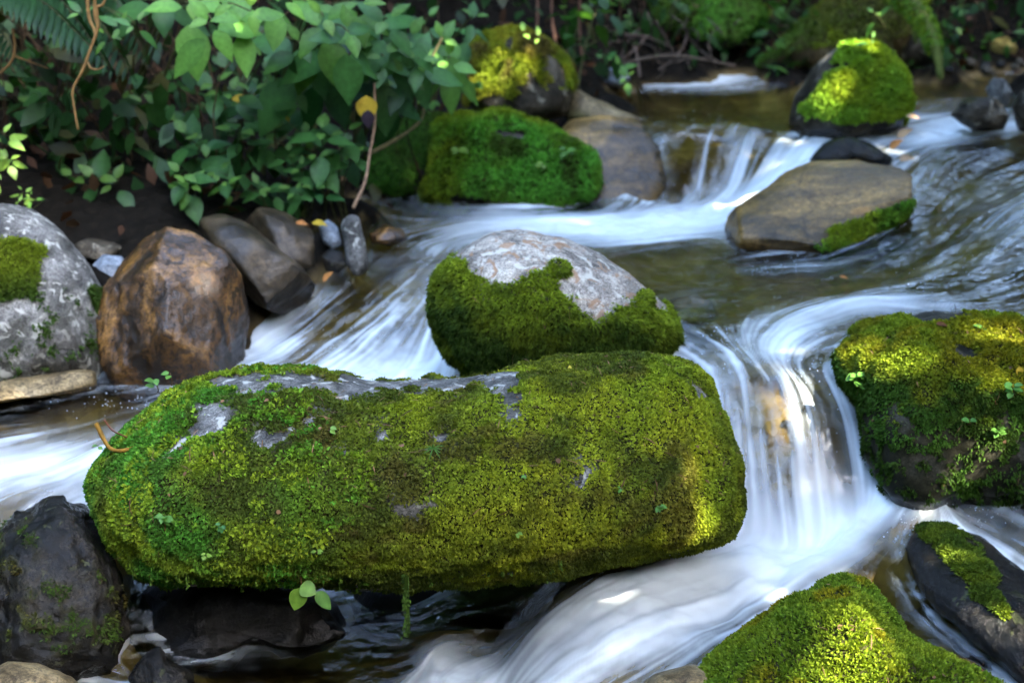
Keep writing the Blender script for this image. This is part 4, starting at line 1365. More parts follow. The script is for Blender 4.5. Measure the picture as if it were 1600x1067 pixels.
def surf(px, py):
    r = ray(px, py)
    best = None
    for t in TRI:
        h = t.ray_cast(Vector(CAM), Vector(norm(r)))
        if h[0] is not None and (best is None or h[3] < best[1]):
            best = (np.array(h[0]), h[3])
    return None if best is None else best[0]


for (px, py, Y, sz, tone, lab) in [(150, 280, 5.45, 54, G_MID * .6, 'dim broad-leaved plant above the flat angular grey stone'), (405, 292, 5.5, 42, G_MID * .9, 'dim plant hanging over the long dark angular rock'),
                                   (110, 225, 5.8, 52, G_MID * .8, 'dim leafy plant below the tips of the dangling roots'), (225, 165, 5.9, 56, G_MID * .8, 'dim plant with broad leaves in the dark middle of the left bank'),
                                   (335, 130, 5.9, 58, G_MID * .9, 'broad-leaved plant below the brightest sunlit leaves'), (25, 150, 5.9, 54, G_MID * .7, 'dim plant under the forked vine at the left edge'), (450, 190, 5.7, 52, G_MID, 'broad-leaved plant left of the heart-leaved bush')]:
    b = at_y(px, py, Y)
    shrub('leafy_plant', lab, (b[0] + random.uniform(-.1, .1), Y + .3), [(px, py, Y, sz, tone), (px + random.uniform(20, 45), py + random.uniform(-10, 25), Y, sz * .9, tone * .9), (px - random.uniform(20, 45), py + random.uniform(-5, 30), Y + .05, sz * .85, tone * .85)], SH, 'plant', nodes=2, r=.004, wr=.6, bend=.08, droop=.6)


# small seedlings on the boulders: (px, py, Y, leaf px, count of pairs, label)
def seedling(px, py, Y, size, n, tone, label, name='seedling', stem=18, group='seedlings on the boulders', ang=None, col_stem=None):
    rs = np.random.default_rng(hash_str(label))
    sp_ = surf(px, py) if Y < 3.7 else None
    if sp_ is not None and abs(sp_[1] - Y) < .6:
        Y = sp_[1] - .022
    tip = at_y(px, py, Y)
    k = Y / FPX
    foot = tip + np.array([rs.normal() * 4 * k, .02, -stem * k])
    root = empty(name, foot, label, 'seedling', group)
    gs, gl = Geo(), Geo()
    tube(gs, [foot, (foot + tip) / 2 + np.array([3 * k, -.01, 0]), tip], .0018, .001, 5, STEM_B if col_stem is None else col_stem, n=8)
    for i in range(n):
        a = rs.random() * 6.28 if ang is None else ang + i * 6.28 / n
        d = np.array([math.cos(a), -abs(math.sin(a)) * .5 - .25, .25 * math.sin(a) + rs.normal() * .15])
        L = size * k * rs.uniform(.8, 1.15)
        leaf(gl, tip + np.array([0, 0, rs.normal() * size * k * .2]), d, np.array([0, -.55, .85]), L, L * .68, tone * rs.uniform(.85, 1.2), curl=.15, fold=.1, petiole=.12 * L)
    gs.build('stem', M_BARK, root, foot)
    gl.build('foliage', M_LEAF, root, foot)
    return root


seedling(266, 583, 3.42, 17, 2, G_LITE * 1.2, 'single upright seedling on the left shoulder of the long boulder', stem=26)
seedling(243, 597, 3.42, 16, 3, G_LITE, 'three-leaved seedling sticking out at the left rim of the long boulder', stem=20)
seedling(256, 806, 3.06, 17, 6, G_LITE, 'reddish-stemmed seedling cluster on the lower left of the long boulder', stem=44, col_stem=np.array([.16, .05, .02]))
seedling(346, 822, 3.05, 11, 5, G_MID * 1.3, 'small dull green cluster right of the reddish-stemmed seedlings', stem=10)
seedling(322, 866, 3.06, 10, 6, G_YOUNG, 'bright creeping sprig near the lower left rim of the long boulder', stem=8)
seedling(495, 861, 3.05, 10, 3, G_YOUNG, 'tiny three-leaved seedling low on the middle of the long boulder', stem=6)
seedling(515, 669, 3.02, 12, 2, G_YOUNG, 'small bright seedling high on the middle of the long boulder', stem=8)
seedling(1030, 790, 3.07, 12, 7, G_LITE, 'creeping clover-like cluster on the lower right of the long boulder', stem=8)
seedling(808, 832, 3.05, 10, 3, G_YOUNG, 'pale pair of round leaves low on the long boulder', stem=6)
seedling(970, 762, 3.06, 8, 3, G_LITE * 1.2, 'tiny mint green seedling left of the clover-like cluster', stem=5)
seedling(820, 742, 3.03, 7, 2, G_LITE * 1.3, 'tiny mint green seedling in the centre right of the long boulder', stem=5)
seedling(1340, 590, 3.6, 22, 8, G_LITE * .9, 'leafy plant at the left corner of the right mossy boulder', name='leafy_plant', stem=40, group='plants growing on the stream rocks')
seedling(1582, 605, 3.62, 18, 7, G_MID * 1.2, 'leafy plant at the right edge of the right mossy boulder', name='leafy_plant', stem=25, group='plants growing on the stream rocks')
seedling(1560, 672, 3.62, 13, 8, G_LITE * .8, 'trailing sprig low on the right mossy boulder', name='leafy_plant', stem=18, group='plants growing on the stream rocks')
seedling(1515, 655, 3.6, 12, 6, G_MID * 1.2, 'small trailing sprig under the brow of the right mossy boulder', name='leafy_plant', stem=14, group='plants growing on the stream rocks')
seedling(885, 235, 6.35, 14, 6, G_LITE * .9, 'leafy sprig on the top of the velvety mossy boulder', name='leafy_plant', stem=20, group='plants growing on the stream rocks')
seedling(716, 232, 6.35, 15, 4, G_YOUNG * .9, 'small pale plant on the left face of the velvety mossy boulder', name='leafy_plant', stem=16, group='plants growing on the stream rocks')
seedling(848, 255, 6.32, 12, 4, G_YOUNG * .8, 'small pale plant on the right face of the velvety mossy boulder', name='leafy_plant', stem=14, group='plants growing on the stream rocks')
seedling(672, 160, 6.2, 18, 4, G_LITE, 'little mint green plant in the shade beside the leaning bare twig', name='leafy_plant', stem=20, group='plants growing on the stream rocks')
seedling(740, 130, 6.7, 16, 5, G_LITE, 'leafy sprig in front of the ochre ledge', name='leafy_plant', stem=20, group='plants growing on the stream rocks')

# the big toothed leaves hanging below the long boulder
Yh = surf(472, 900)[1] - .03
ph = at_y(470, 918, Yh)
root = empty('hanging_plant', ph, 'sprig of three big fresh green leaves hanging under the long boulder', 'plant', 'plants growing on the stream rocks')
gs, gl = Geo(), Geo()
tube(gs, [ph + np.array([-.012, .05, .03]), ph + np.array([0, .01, .012]), ph], .002, .0013, 5, np.array([.10, .045, .02]), n=8)
k = Yh / FPX
OV = np.array([.05, .7, 1.0, 1.0, .85, .5, .22, 0])
leaf(gl, ph, np.array([-.28, -.12, -.95]), np.array([.1, -.95, .25]), 44 * k, 31 * k, np.array([.13, .24, .03]), curl=.08, fold=.12, prof=OV)
leaf(gl, ph + np.array([0, 0, .006]), np.array([.8, -.3, -.28]), np.array([.1, -.75, .65]), 30 * k, 30 * k, np.array([.12, .24, .04]), curl=.2, fold=.1, prof=OV)
leaf(gl, ph + np.array([.035, .01, -.016]), np.array([.62, -.1, -.75]), np.array([.45, -.8, .4]), 42 * k, 24 * k, np.array([.075, .17, .035]), curl=.1, fold=.3, prof=OV)
gs.build('stem', M_BARK, root, ph)
gl.build('foliage', M_LEAF, root, ph)

# grass star on the front boulder
pg = at_y(677, 700, surf(677, 700)[1] - .016)
g = Geo()
for i in range(9):
    a = i * .7 + random.random() * .4
    leaf(g, pg, np.array([math.cos(a), -.6, math.sin(a) * .7 + .2]), np.array([0, -.5, .8]), random.uniform(14, 24) * k, 2.6 * k, G_LITE * .9, curl=.4, fold=.3)
tag(g.build('grass_tuft', M_LEAF, None, pg), 'small star of grass blades in the middle of the long boulder', 'grass tuft')

# fallen and yellow leaves
C_YEL = np.array([.42, .30, .03])
C_ORA = np.array([.40, .17, .05])
C_TAN = np.array([.42, .27, .15])
C_BRO = np.array([.16, .07, .03])


def single_leaf(px, py, Y, size, d, up, col, label, wr=.55, name='fallen_leaf', mat=None, curl=.3):
    sp_ = surf(px, py) if Y < 3.9 else None
    if sp_ is not None and abs(sp_[1] - Y) < .6:
        Y = sp_[1] - .016
    p = at_y(px, py, Y)
    g = Geo()
    L = size * Y / FPX
    leaf(g, p, np.array(d), np.array(up), L, L * wr, col, curl=curl, fold=.3, wave=.03)
    return tag(g.build(name, mat or M_DRY, None, p), label, 'leaf', 'fallen leaves')


single_leaf(572, 150, 5.55, 42, (.05, -.25, -1), (0, -1, .1), C_YEL, 'yellow withering leaf hanging on the thin bare stem', wr=.8, name='yellow_leaf')
single_leaf(575, 172, 5.53, 30, (.0, -.2, -1), (0, -1, .1), np.array([.03, .022, .03]), 'blackened leaf hanging below the yellow leaf', wr=.7, name='withered_leaf')
single_leaf(505, 440, 5.0, 24, (.5, -.3, .8), (-.6, -.6, .5), C_ORA, 'orange-tan leaf caught beside the left cascade')
single_leaf(488, 348, 5.25, 26, (.8, -.4, .1), (0, -.5, .85), C_YEL * .7, 'yellow-green leaf on the stones beside the blue stone')
single_leaf(462, 348, 5.3, 22, (.8, -.4, .1), (0, -.5, .85), C_ORA * .7, 'brown curled leaf between the dark rock and the blue stone')
single_leaf(890, 570, 3.12, 30, (.08, -.35, -.9), (0, -.9, .4), np.array([.45, .40, .06]), 'thin yellow leaf hanging on the top edge of the long boulder', wr=.35)
single_leaf(1352, 580, 3.58, 15, (1, -.3, .15), (0, -.6, .8), C_YEL, 'small yellow leaf on the left of the right mossy boulder')
single_leaf(1482, 500, 3.8, 26, (.8, -.3, -.2), (0, -.4, .9), C_BRO, 'brown leaf lying on the top of the right mossy boulder')
single_leaf(1462, 506, 3.78, 20, (.9, -.3, .1), (0, -.4, .9), C_BRO * .6, 'dark brown leaf lying on the top of the right mossy boulder')
single_leaf(1520, 508, 3.8, 28, (.9, -.2, -.1), (0, -.5, .9), G_LITE, 'narrow green leaf lying on top of the right mossy boulder', wr=.28, mat=M_LEAF)
single_leaf(1592, 572, 3.6, 24, (.15, -.3, -.9), (0, -.9, .3), C_YEL, 'yellow leaf at the right edge on the right mossy boulder')
single_leaf(1390, 232, 6.12, 24, (.5, -.4, .6), (-.4, -.7, .5), C_ORA * 1.1, 'orange leaf caught at the foot of the lime green mossy boulder')
single_leaf(1402, 215, 6.15, 26, (.6, -.4, .6), (-.4, -.7, .5), C_TAN, 'pale tan leaf above the orange leaf in the upper stream')
single_leaf(1416, 182, 6.35, 20, (.9, -.4, .1), (0, -.6, .8), C_TAN * .9, 'tan leaf stuck right of the lime green mossy boulder')
single_leaf(1405, 250, 6.05, 22, (.7, -.4, .3), (0, -.7, .7), C_TAN * .8, 'tan leaf lowest of the leaves caught by the arched rock')
single_leaf(1312, 432, 4.95, 14, (.9, -.3, .0), (0, -.3, .9), C_ORA * .9, 'small orange leaf floating in the middle pool riffle')
single_leaf(362, 155, 6.0, 32, (.9, -.4, .1), (0, -.6, .8), C_YEL * .6, 'pale yellow leaf in the dark of the left bank')
single_leaf(445, 165, 5.75, 26, (.2, -.4, -.8), (0, -.9, .2), C_YEL * .7, 'orange-yellow leaf hanging among the left bank shrubs')

# twig on the front boulder, hanging roots, thin stems, bare twigs
g = Geo()
Yt = surf(205, 700)[1]
tube(g, [at_y(150, 661, Yt + .06), at_y(160, 682, Yt + .05), at_y(172, 700, Yt + .03), at_y(190, 704, Yt - .008), at_y(212, 698, Yt - .012)], .006, .0045, 7, np.array([.22, .12, .02]), n=22, wobble=.12)
tube(g, [at_y(163, 656, Yt + .08), at_y(176, 672, Yt + .05), at_y(198, 683, Yt + .0)], .0025, .002, 5, np.array([.12, .04, .02]), n=12)
pt = at_y(190, 704, 3.28)
tag(g.build('twig', M_BARK, None, pt), 'bent orange-brown twig sticking out of the left end of the long boulder', 'twig')
seedling(153, 697, 3.32, 11, 3, G_LITE, 'tiny sprig beside the bent orange-brown twig', stem=10)
g = Geo()
C_ROOT = np.array([.20, .12, .045])
tube(g, [at_y(150, -60, 5.0), at_y(148, 15, 5.0), at_y(152, 45, 5.0), at_y(142, 75, 5.0), at_y(128, 112, 5.0), at_y(114, 140, 5.0), at_y(116, 170, 5.0), at_y(122, 202, 5.0)], .007, .0035, 7, C_ROOT, n=44, wobble=.1)
tube(g, [at_y(135, -60, 5.02), at_y(138, 20, 5.02), at_y(148, 48, 5.01), at_y(150, 58, 5.0)], .007, .006, 6, C_ROOT, n=20)
tube(g, [at_y(175, -50, 5.0), at_y(162, 5, 5.0), at_y(152, 12, 5.0), at_y(154, 45, 5.0)], .006, .005, 6, C_ROOT * .8, n=20)
tube(g, [at_y(137, 98, 5.0), at_y(142, 107, 4.99), at_y(152, 109, 4.98), at_y(163, 104, 4.98)], .005, .002, 6, C_ROOT * .8, n=14)
tag(g.build('hanging_root', M_BARK, None, at_y(142, 75, 5.0)), 'pale brown roots dangling in front of the dark left bank', 'root')
g = Geo()
tube(g, [at_y(20, 45, 5.3), at_y(22, 85, 5.3), at_y(5, 110, 5.3), at_y(-30, 130, 5.3)], .006, .005, 6, C_ROOT * .5, n=16)
tube(g, [at_y(22, 88, 5.3), at_y(50, 98, 5.32), at_y(75, 107, 5.35)], .004, .003, 6, C_ROOT * .5, n=10)
tag(g.build('vine', M_BARK, None, at_y(20, 85, 5.3)), 'dim forked vine at the upper left edge', 'vine')
g = Geo()
tube(g, [at_y(552, 325, 5.3), at_y(570, 285, 5.4), at_y(578, 240, 5.5), at_y(586, 190, 5.55), at_y(585, 130, 5.6)], .007, .004, 6, np.array([.20, .13, .08]), n=22)
tag(g.build('dry_stalk', M_BARK, None, at_y(552, 325, 5.3)), 'thin bare brown stem rising from the stones to the yellow leaf', 'stem')
g = Geo()
tube(g, [at_y(582, 238, 5.75), at_y(615, 220, 5.85), at_y(650, 196, 5.95), at_y(662, 175, 6.0), at_y(668, 110, 6.1), at_y(690, 60, 6.1)], .009, .005, 6, np.array([.13, .11, .05]), n=28, wobble=.1)
tag(g.build('bare_twig', M_BARK, None, at_y(650, 196, 5.95)), 'bent grey-green twig reaching over the dim mossy rock', 'twig')
TW = [([(962, 125), (970, 90), (985, 60), (1010, 40), (1030, 35)], 8.2), ([(1030, 110), (1060, 85), (1072, 60), (1068, 40), (1050, 25)], 8.1), ([(965, 100), (1000, 70), (1015, 45), (1012, 20)], 8.3),
      ([(1070, 45), (1085, 70), (1120, 105)], 8.0), ([(1000, 120), (996, 90), (990, 70)], 8.0), ([(975, 55), (1010, 58), (1050, 75)], 8.25), ([(1020, 30), (1040, 60), (1060, 100)], 8.15)]
for pts, Y, lab in [([(915, 120), (908, 80), (905, 20), (910, -40)], 7.9, 'thin dark upright stem at the left of the dead twigs'), ([(868, 70), (862, 20), (868, -40)], 7.8, 'thin brown upright stem just behind the ochre ledge'), ([(838, 60), (840, 10), (836, -40)], 7.9, 'reddish upright stem behind the pale yellow leaf pair')]:
    g = Geo()
    tube(g, [at_y(a, b, Y + .03 * i) for i, (a, b) in enumerate(pts)], .010, .007, 6, np.array([.14, .075, .05]), n=18, wobble=.15)
    tag(g.build('dry_stalk', M_BARK, None, at_y(pts[0][0], pts[0][1], Y)), lab, 'stem', 'upright stems behind the ledge')
g = Geo()
for pts, Y in TW:
    tube(g, [at_y(a, b, Y + .05 * i) for i, (a, b) in enumerate(pts)], .009, .004, 5, np.array([.10, .075, .06]) * random.uniform(.6, 1.3), n=18, wobble=.15)
tube(g, [at_y(925, 116, 8.3), at_y(990, 96, 8.2), at_y(1060, 88, 8.1), at_y(1150, 104, 8.1)], .014, .007, 6, np.array([.10, .075, .055]), n=20, wobble=.15)
for k2 in range(26):
    x, y = random.uniform(920, 1150), random.uniform(20, 118)
    a = random.uniform(0, 6.28)
    l = random.uniform(15, 45)
    Y = random.uniform(7.9, 8.5)
    tube(g, [at_y(x, y, Y), at_y(x + .5 * l * math.cos(a) + random.uniform(-6, 6), y + .5 * l * math.sin(a), Y), at_y(x + l * math.cos(a), y + l * math.sin(a) * .8, Y + .1)], .005, .002, 5, np.array([.09, .07, .055]) * random.uniform(.5, 1.4), n=10)
tag(g.build('dead_branch', M_BARK, None, at_y(1000, 110, 8.2)), 'tangle of dead bare twigs on the far bank', 'branch')
g = Geo()
tube(g, [at_y(1360, -40, 8.0), at_y(1420, 5, 7.8), at_y(1448, 40, 7.6), at_y(1462, 75, 7.45), at_y(1470, 122, 7.35)], .06, .018, 10, np.array([.085, .105, .022]), n=40, wobble=.12)
tube(g, [at_y(1430, 15, 7.75), at_y(1428, 40, 7.7), at_y(1432, 68, 7.65)], .025, .01, 8, np.array([.09, .12, .02]), n=14, wobble=.1)
mr = tag(g.build('mossy_root', M_BARK, None, at_y(1470, 122, 7.35)), 'mossy root arching down to the far shore', 'root')
# moss fringe on the root
rs = np.random.default_rng(3)
base_pts = spline([at_y(1360, -40, 8.0), at_y(1420, 5, 7.8), at_y(1448, 40, 7.6), at_y(1462, 75, 7.45)], 2600)
off = rs.normal(size=(2600, 3))
off = norm(off) * np.linspace(.06, .03, 2600)[:, None]
dd = norm(off + np.array([0, 0, -.6]) * .06)
Lf = .02 + .02 * rs.random((2600, 1))
sd = norm(np.cross(dd, rs.normal(size=(2600, 3))))
bp = base_pts + off
Vm = np.stack([bp, bp + dd * Lf * .5 + sd * .006, bp + dd * Lf, bp + dd * Lf * .5 - sd * .006], 1).reshape(-1, 3) - np.array(mr.location)
link('moss', mesh_np('moss', Vm, np.arange(10400).reshape(-1, 4), {'col': np.repeat(lerp(np.tile(MOSS_BRIGHT, (2600, 1)), MOSS_GREEN, rs.random(2600)), 4, 0)}, False), M_MOSS, mr)
g = Geo()
for kk in range(3):
    x0 = 633 + kk * 2
    tube(g, [at_y(x0, 900, 3.07), at_y(x0 + 1, 935, 3.1), at_y(x0 + 3, 975, 3.1), at_y(x0 + 1, 995, 3.1)], .0022, .0012, 5, MOSS_DARK * 1.3, n=14)
for i in range(90):
    p = at_y(random.gauss(634, 2), random.uniform(895, 995), 3.09)
    leaf(g, p, np.array([random.gauss(0, 1), -.5, -1.0]), np.array([0, -.8, .5]), .010, .005, MOSS_DARK * random.uniform(.5, 1.5))
tag(g.build('hanging_moss', M_MOSS, None, at_y(634, 900, 3.07)), 'thin strand of moss hanging below the middle of the long boulder', 'moss')

# strands of moss trailing from the underside of the long boulder
g = Geo()
for i in range(24):
    px, py = random.choice([(random.uniform(185, 330), random.uniform(890, 925)), (random.uniform(330, 900), random.uniform(905, 930))])
    py -= max(0, px - 600) * .08
    p = surf(px, py - 12)
    if p is None:
        continue
    l = random.uniform(.012, .045) * (1.3 if px < 330 else .7)
    q = [p + np.array([0, .0, .01]), p + np.array([random.gauss(0, .003), -.002, -l * .5]), p + np.array([random.gauss(0, .005), 0, -l])]
    tube(g, q, .0016, .0008, 4, MOSS_DARK, n=6)
    for k3 in range(int(l * 500)):
        f = random.random()
        leaf(g, q[0] * (1 - f) + q[2] * f, np.array([random.gauss(0, 1), random.gauss(-.3, .6), -.9]), np.array([0, -.8, .5]), .009, .0045, MOSS_DARK * random.uniform(.8, 2.5) + MOSS_BRIGHT * random.uniform(0, .2))
ms = g.build('moss_strands', M_MOSS, LOG.ob, LOG.C)
ms['kind'] = 'stuff'

# dry needles, bits of stem and seed scales caught in the moss
V_, Q_, C_, c0 = [], [], [], 0
rs = np.random.default_rng(41)
for rk, cnt in ((LOG, 420), (RM, 120), (BR, 90), (MID, 60)):
    ar = np.linalg.norm(np.cross(rk.P[rk.F[:, 1]] - rk.P[rk.F[:, 0]], rk.P[rk.F[:, 2]] - rk.P[rk.F[:, 0]]), axis=1)
    nz = rk.N[rk.F].mean(1)
    wgt = ar * (nz[:, 1] < .5) * np.clip(nz[:, 2] + .5, 0, 1)
    for f_ in rs.choice(len(rk.F), cnt, p=wgt / wgt.sum()):
        nn_ = norm(nz[f_])
        p_ = rk.P[rk.F[f_]].mean(0) + rk.C + nn_ * .007
        d_ = rs.normal(size=3) + np.array([0, 0, -.4])
        d_ = norm(d_ - nn_ * (d_ @ nn_) + nn_ * rs.normal() * .15)
        s_ = np.cross(d_, nn_)
        L_, W_ = rs.uniform(.008, .042), rs.uniform(.0008, .0018)
        if rs.random() < .18:
            L_, W_ = rs.uniform(.006, .014), rs.uniform(.004, .007)
        m_ = p_ + d_ * L_ * .5 + nn_ * L_ * .08
        V_ += [p_ - s_ * W_ * .5, p_ + s_ * W_ * .5, m_ + s_ * W_, m_ - s_ * W_, p_ + d_ * L_ + s_ * W_ * .3, p_ + d_ * L_ - s_ * W_ * .3]
        Q_ += [[c0, c0 + 1, c0 + 2, c0 + 3], [c0 + 3, c0 + 2, c0 + 4, c0 + 5]]
        C_ += [np.array([.13, .075, .035]) * rs.uniform(.4, 2.0)] * 6
        c0 += 6
lit = link('needle_litter', mesh_np('needle_litter', np.array(V_), np.array(Q_), {'col': np.array(C_)}), M_DRY)
lit['kind'] = 'stuff'

# fern at the top left
def frond(gl, base, d, length, n, col, droop):
    pts = spline([base, base + d * length * .5 + np.array([0, 0, .04]), base + d * length + np.array([0, 0, -droop])], n)
    T = norm(np.gradient(pts, axis=0))
    for i in range(2, n):
        s = norm(np.cross(T[i], [0, 0, 1.0]))
        L = length * .30 * math.sin(math.pi * min(1, .12 + .9 * i / n)) + .01
        for sg in (1, -1):
            leaf(gl, pts[i], s * sg + T[i] * .45 + np.array([0, 0, -.35]), np.array([0, -.3, 1]), L, L * .22, col * RNG.uniform(.7, 1.25), curl=.25, fold=.15)
    return pts


bf = np.array([-2.6, 6.0, 0])
bf[2] = ground_z(bf[None])[0]
fern = empty('fern', bf, 'dark blue-green fern arching in the top left corner', 'fern')
for (px, py, Y, dx, dz) in [(-40, -30, 5.4, 200, 90), (10, -60, 5.6, 170, 150), (60, -70, 5.7, 150, 170), (-60, 20, 5.5, 100, 60), (120, -60, 5.9, 110, 130)]:
    gl = Geo()
    a, b = at_y(px, py, Y), at_y(px + dx, py + dz, Y - .15)
    pts = frond(gl, a, norm(b - a), np.linalg.norm(b - a), 22, G_DEEP * .55, .08)
    tube(gl, [bf + np.array([0, 0, .02]), (bf + a) / 2 + np.array([0, 0, .25]), a], .006, .004, 5, STEM_G * .6, n=10)
    tube(gl, list(pts[::4]), .004, .0015, 5, STEM_G * .8, n=14)
    gl.build('frond', M_LEAF, fern, bf)

# ------------------------------------------------------------------ undergrowth, litter, spray: masses nobody could count
def cloud_leaves(n, pos, size, cols, rs, hang=.35, wr=.5):
    """n small pointed leaves as one quad fan each"""
    d = norm(rs.normal(size=(n, 3)) + np.array([0, -.3, -hang]))
    up = norm(rs.normal(size=(n, 3)) * .6 + np.array([0, -.3, 1.0]))
    s = norm(np.cross(d, up))
    u = np.cross(s, d)
    L = size[:, None]
    W = L * wr
    b = pos
    m1 = b + d * L * .35 - u * L * .03
    m2 = b + d * L * .7 - u * L * .1
    t = b + d * L - u * L * .22
    V = np.stack([b, m1 + s * W * .5, m2 + s * W * .36, t, m2 - s * W * .36, m1 - s * W * .5], 1).reshape(-1, 3)
    i = np.arange(n)[:, None] * 6
    Q = np.concatenate([i + np.array([[0, 1, 2, 5]]), i + np.array([[5, 2, 3, 4]])])
    Q = np.concatenate([i + np.array([[0, 1, 5, 0]])[:, :3]]), np.concatenate([i + np.array([[1, 2, 4, 5]])]), np.concatenate([i + np.array([[2, 3, 4]])])
    return V, [np.concatenate([Q[0], Q[2]]), Q[1]], np.repeat(cols, 6, 0)


rs = np.random.default_rng(77)
n = 32000
ux, uy = rs.uniform(-5.5, 7.5, n), rs.uniform(3.2, 12.5, n)
gzv = ground_z(np.stack([ux, uy], 1))
wzv = water_z(np.stack([ux, uy], 1))
dens = fbm(np.stack([ux, uy, 0 * ux], 1), 1.3, 3, 8)
keep = (gzv - wzv > .06) & ((uy > 8.6) | ((ux < 1.15) & (ux > -.6) & (uy > 7.45)) | ((ux < -.45 - .35 * (6.6 - np.minimum(uy, 6.6))) & (uy > np.where(ux < -2.15, 3.2, 5.55)))) & (dens + rs.normal(size=n) * .25 > -.3)
ux, uy, gzv = ux[keep], uy[keep], gzv[keep]
hgt = np.abs(rs.normal(size=len(ux))) * .28 * (1 + .8 * np.clip(uy - 6.5, 0, 3))
far = np.clip((uy - 8.4) / 2, 0, 1)
pos = np.stack([ux, uy, gzv + .02 + np.minimum(hgt, 1.5)], 1)
tt = rs.random(len(ux))
cols = lerp(np.tile(G_DEEP * .5, (len(ux), 1)), G_MID * .85, tt)
cols = lerp(cols, np.array([.05, .045, .012]), (rs.random(len(ux)) < .12) * .8)
V, Fq, cc = cloud_leaves(len(ux), pos, rs.uniform(.07, .17, len(ux)) * (1 + .2 * far), cols, rs)
ug = link('undergrowth', mesh_np('undergrowth', V, Fq, {'col': cc}), M_LEAF)
ug['kind'] = 'stuff'

n = 9000
ux, uy = rs.uniform(.2, 6.8, n), rs.uniform(8.35, 10.6, n)
gzv, wzv = ground_z(np.stack([ux, uy], 1)), water_z(np.stack([ux, uy], 1))
dens = fbm(np.stack([ux, uy, 0 * ux], 1), 1.6, 3, 18)
keep = (gzv - wzv > .04) & (dens + rs.normal(size=n) * .2 > -.1)
ux, uy, gzv = ux[keep], uy[keep], gzv[keep]
hg = np.abs(rs.normal(size=len(ux))) * .16
cols = lerp(np.tile(G_DEEP, (len(ux), 1)), G_LITE * .9, rs.random(len(ux)) ** 1.5)
V, Fq, cc = cloud_leaves(len(ux), np.stack([ux, uy, gzv + .02 + hg], 1), rs.uniform(.04, .11, len(ux)), cols, rs)
ug2 = link('ground_cover', mesh_np('ground_cover', V, Fq, {'col': cc}), M_LEAF)
ug2['kind'] = 'stuff'

g = Geo()
for i in range(520):
    x, y = rs.uniform(-4.5, -.3), rs.uniform(5.7, 7.6)
    if i % 2 == 0:
        x, y = rs.uniform(.3, 5), rs.uniform(8.3, 10)
    z = ground_z([[x, y]])[0]
    if z - water_z(np.array([[x, y]]))[0] < .06:
        continue
    a, l = rs.normal() * .5, rs.uniform(.2, .9)
    tube(g, [np.array([x, y, z]), np.array([x + a * l * .3 + rs.normal() * .05, y - .05, z + l * .6]), np.array([x + a * l, y - .25 * rs.random(), z + l])], rs.uniform(.002, .006), .0015, 4, STEM_B * rs.uniform(.3, 1.2), n=7)
bs = g.build('undergrowth_stems', M_BARK)
bs['kind'] = 'stuff'

n = 6000
ux, uy = rs.uniform(-5, 7, n), rs.uniform(2.5, 11, n)
q = np.stack([ux, uy], 1)
gzv, wzv = ground_z(q), water_z(q)
keep = gzv - wzv > .05
ux, uy, gzv = ux[keep], uy[keep], gzv[keep]
lc = lerp(np.tile(C_BRO * .25, (len(ux), 1)), C_TAN * .14, rs.random(len(ux)) ** 2.5)
V, Fq, cc = cloud_leaves(len(ux), np.stack([ux, uy, gzv + .035 + .03 * rs.random(len(ux))], 1), rs.uniform(.04, .10, len(ux)), lc, rs, hang=0)
ll = link('leaf_litter', mesh_np('leaf_litter', V, Fq, {'col': cc}), M_DRY)
ll['kind'] = 'stuff'

# droplets thrown up by the falls
SPR = [(1100, 250, .2, 70, 45, 90), (1130, 215, .27, 40, 25, 50), (1150, 530, .02, 60, 22, 90), (1270, 600, -.05, 60, 30, 80), (1420, 775, -.3, 40, 18, 60), (1520, 790, -.33, 70, 14, 70), (1490, 190, .29, 60, 20, 60),
       (180, 625, -.2, 60, 18, 70), (520, 500, -.08, 40, 30, 40), (1450, 430, .08, 90, 30, 60), (1200, 420, .01, 90, 12, 70), (660, 400, 0, 50, 25, 40)]
D, F = ico(1)
VV, FF, c0 = [], [], 0
for (px, py, z, sx, sy, cnt) in SPR:
    for i in range(int(cnt * .6)):
        x, y = px + rs.normal() * sx * .5, py + rs.normal() * sy * .5
        p = at_z(x, y, z)
        w = WATER(p[None, :2])[0, 0]
        p = np.array([p[0], p[1], w + abs(rs.normal()) * .02 + .003])
        VV.append(p + D * rs.uniform(.0008, .0020))
        FF.append(F + c0)
        c0 += len(D)
sp = link('water_droplets', mesh_np('water_droplets', np.concatenate(VV), np.concatenate(FF), {'foam': np.full(c0, .8), 'depth': np.zeros(c0)}), M_WATER)
sp['kind'] = 'stuff'

# ------------------------------------------------------------------ unseen trees added so that their crowns shade the stream
GAPS = []  # spots left sunny through openings shaped into the added crowns
for px, py, rad in [(1102, 735, .046), (1110, 790, .034), (1085, 650, .022), (1120, 700, .024), (1545, 585, .05), (1395, 535, .05), (1565, 520, .05), (1352, 992, .045), (1320, 1062, .05), (1250, 1060, .03),
                    (1540, 960, .07), (1580, 1000, .05), (1500, 880, .04), (790, 130, .09), (760, 120, .05), (1325, 72, .06), (1300, 150, .05)]:
    s = surf(px, py)
    if s is not None:
        GAPS.append((s, rad))
for px, py, z, rad in [(1265, 612, -.07, .05), (1285, 640, -.12, .035), (1410, 775, -.32, .06), (1345, 806, -.4, .016), 
                       (900, 345, 0, .04), (1220, 265, .2, .1), (1400, 228, .27, .07), (1560, 135, .33, .06), (1520, 205, .285, .05), (1500, 790, -.36, .07), (1185, 560, -.03, .05)]:
    GAPS.append((at_z(px, py, z), rad))
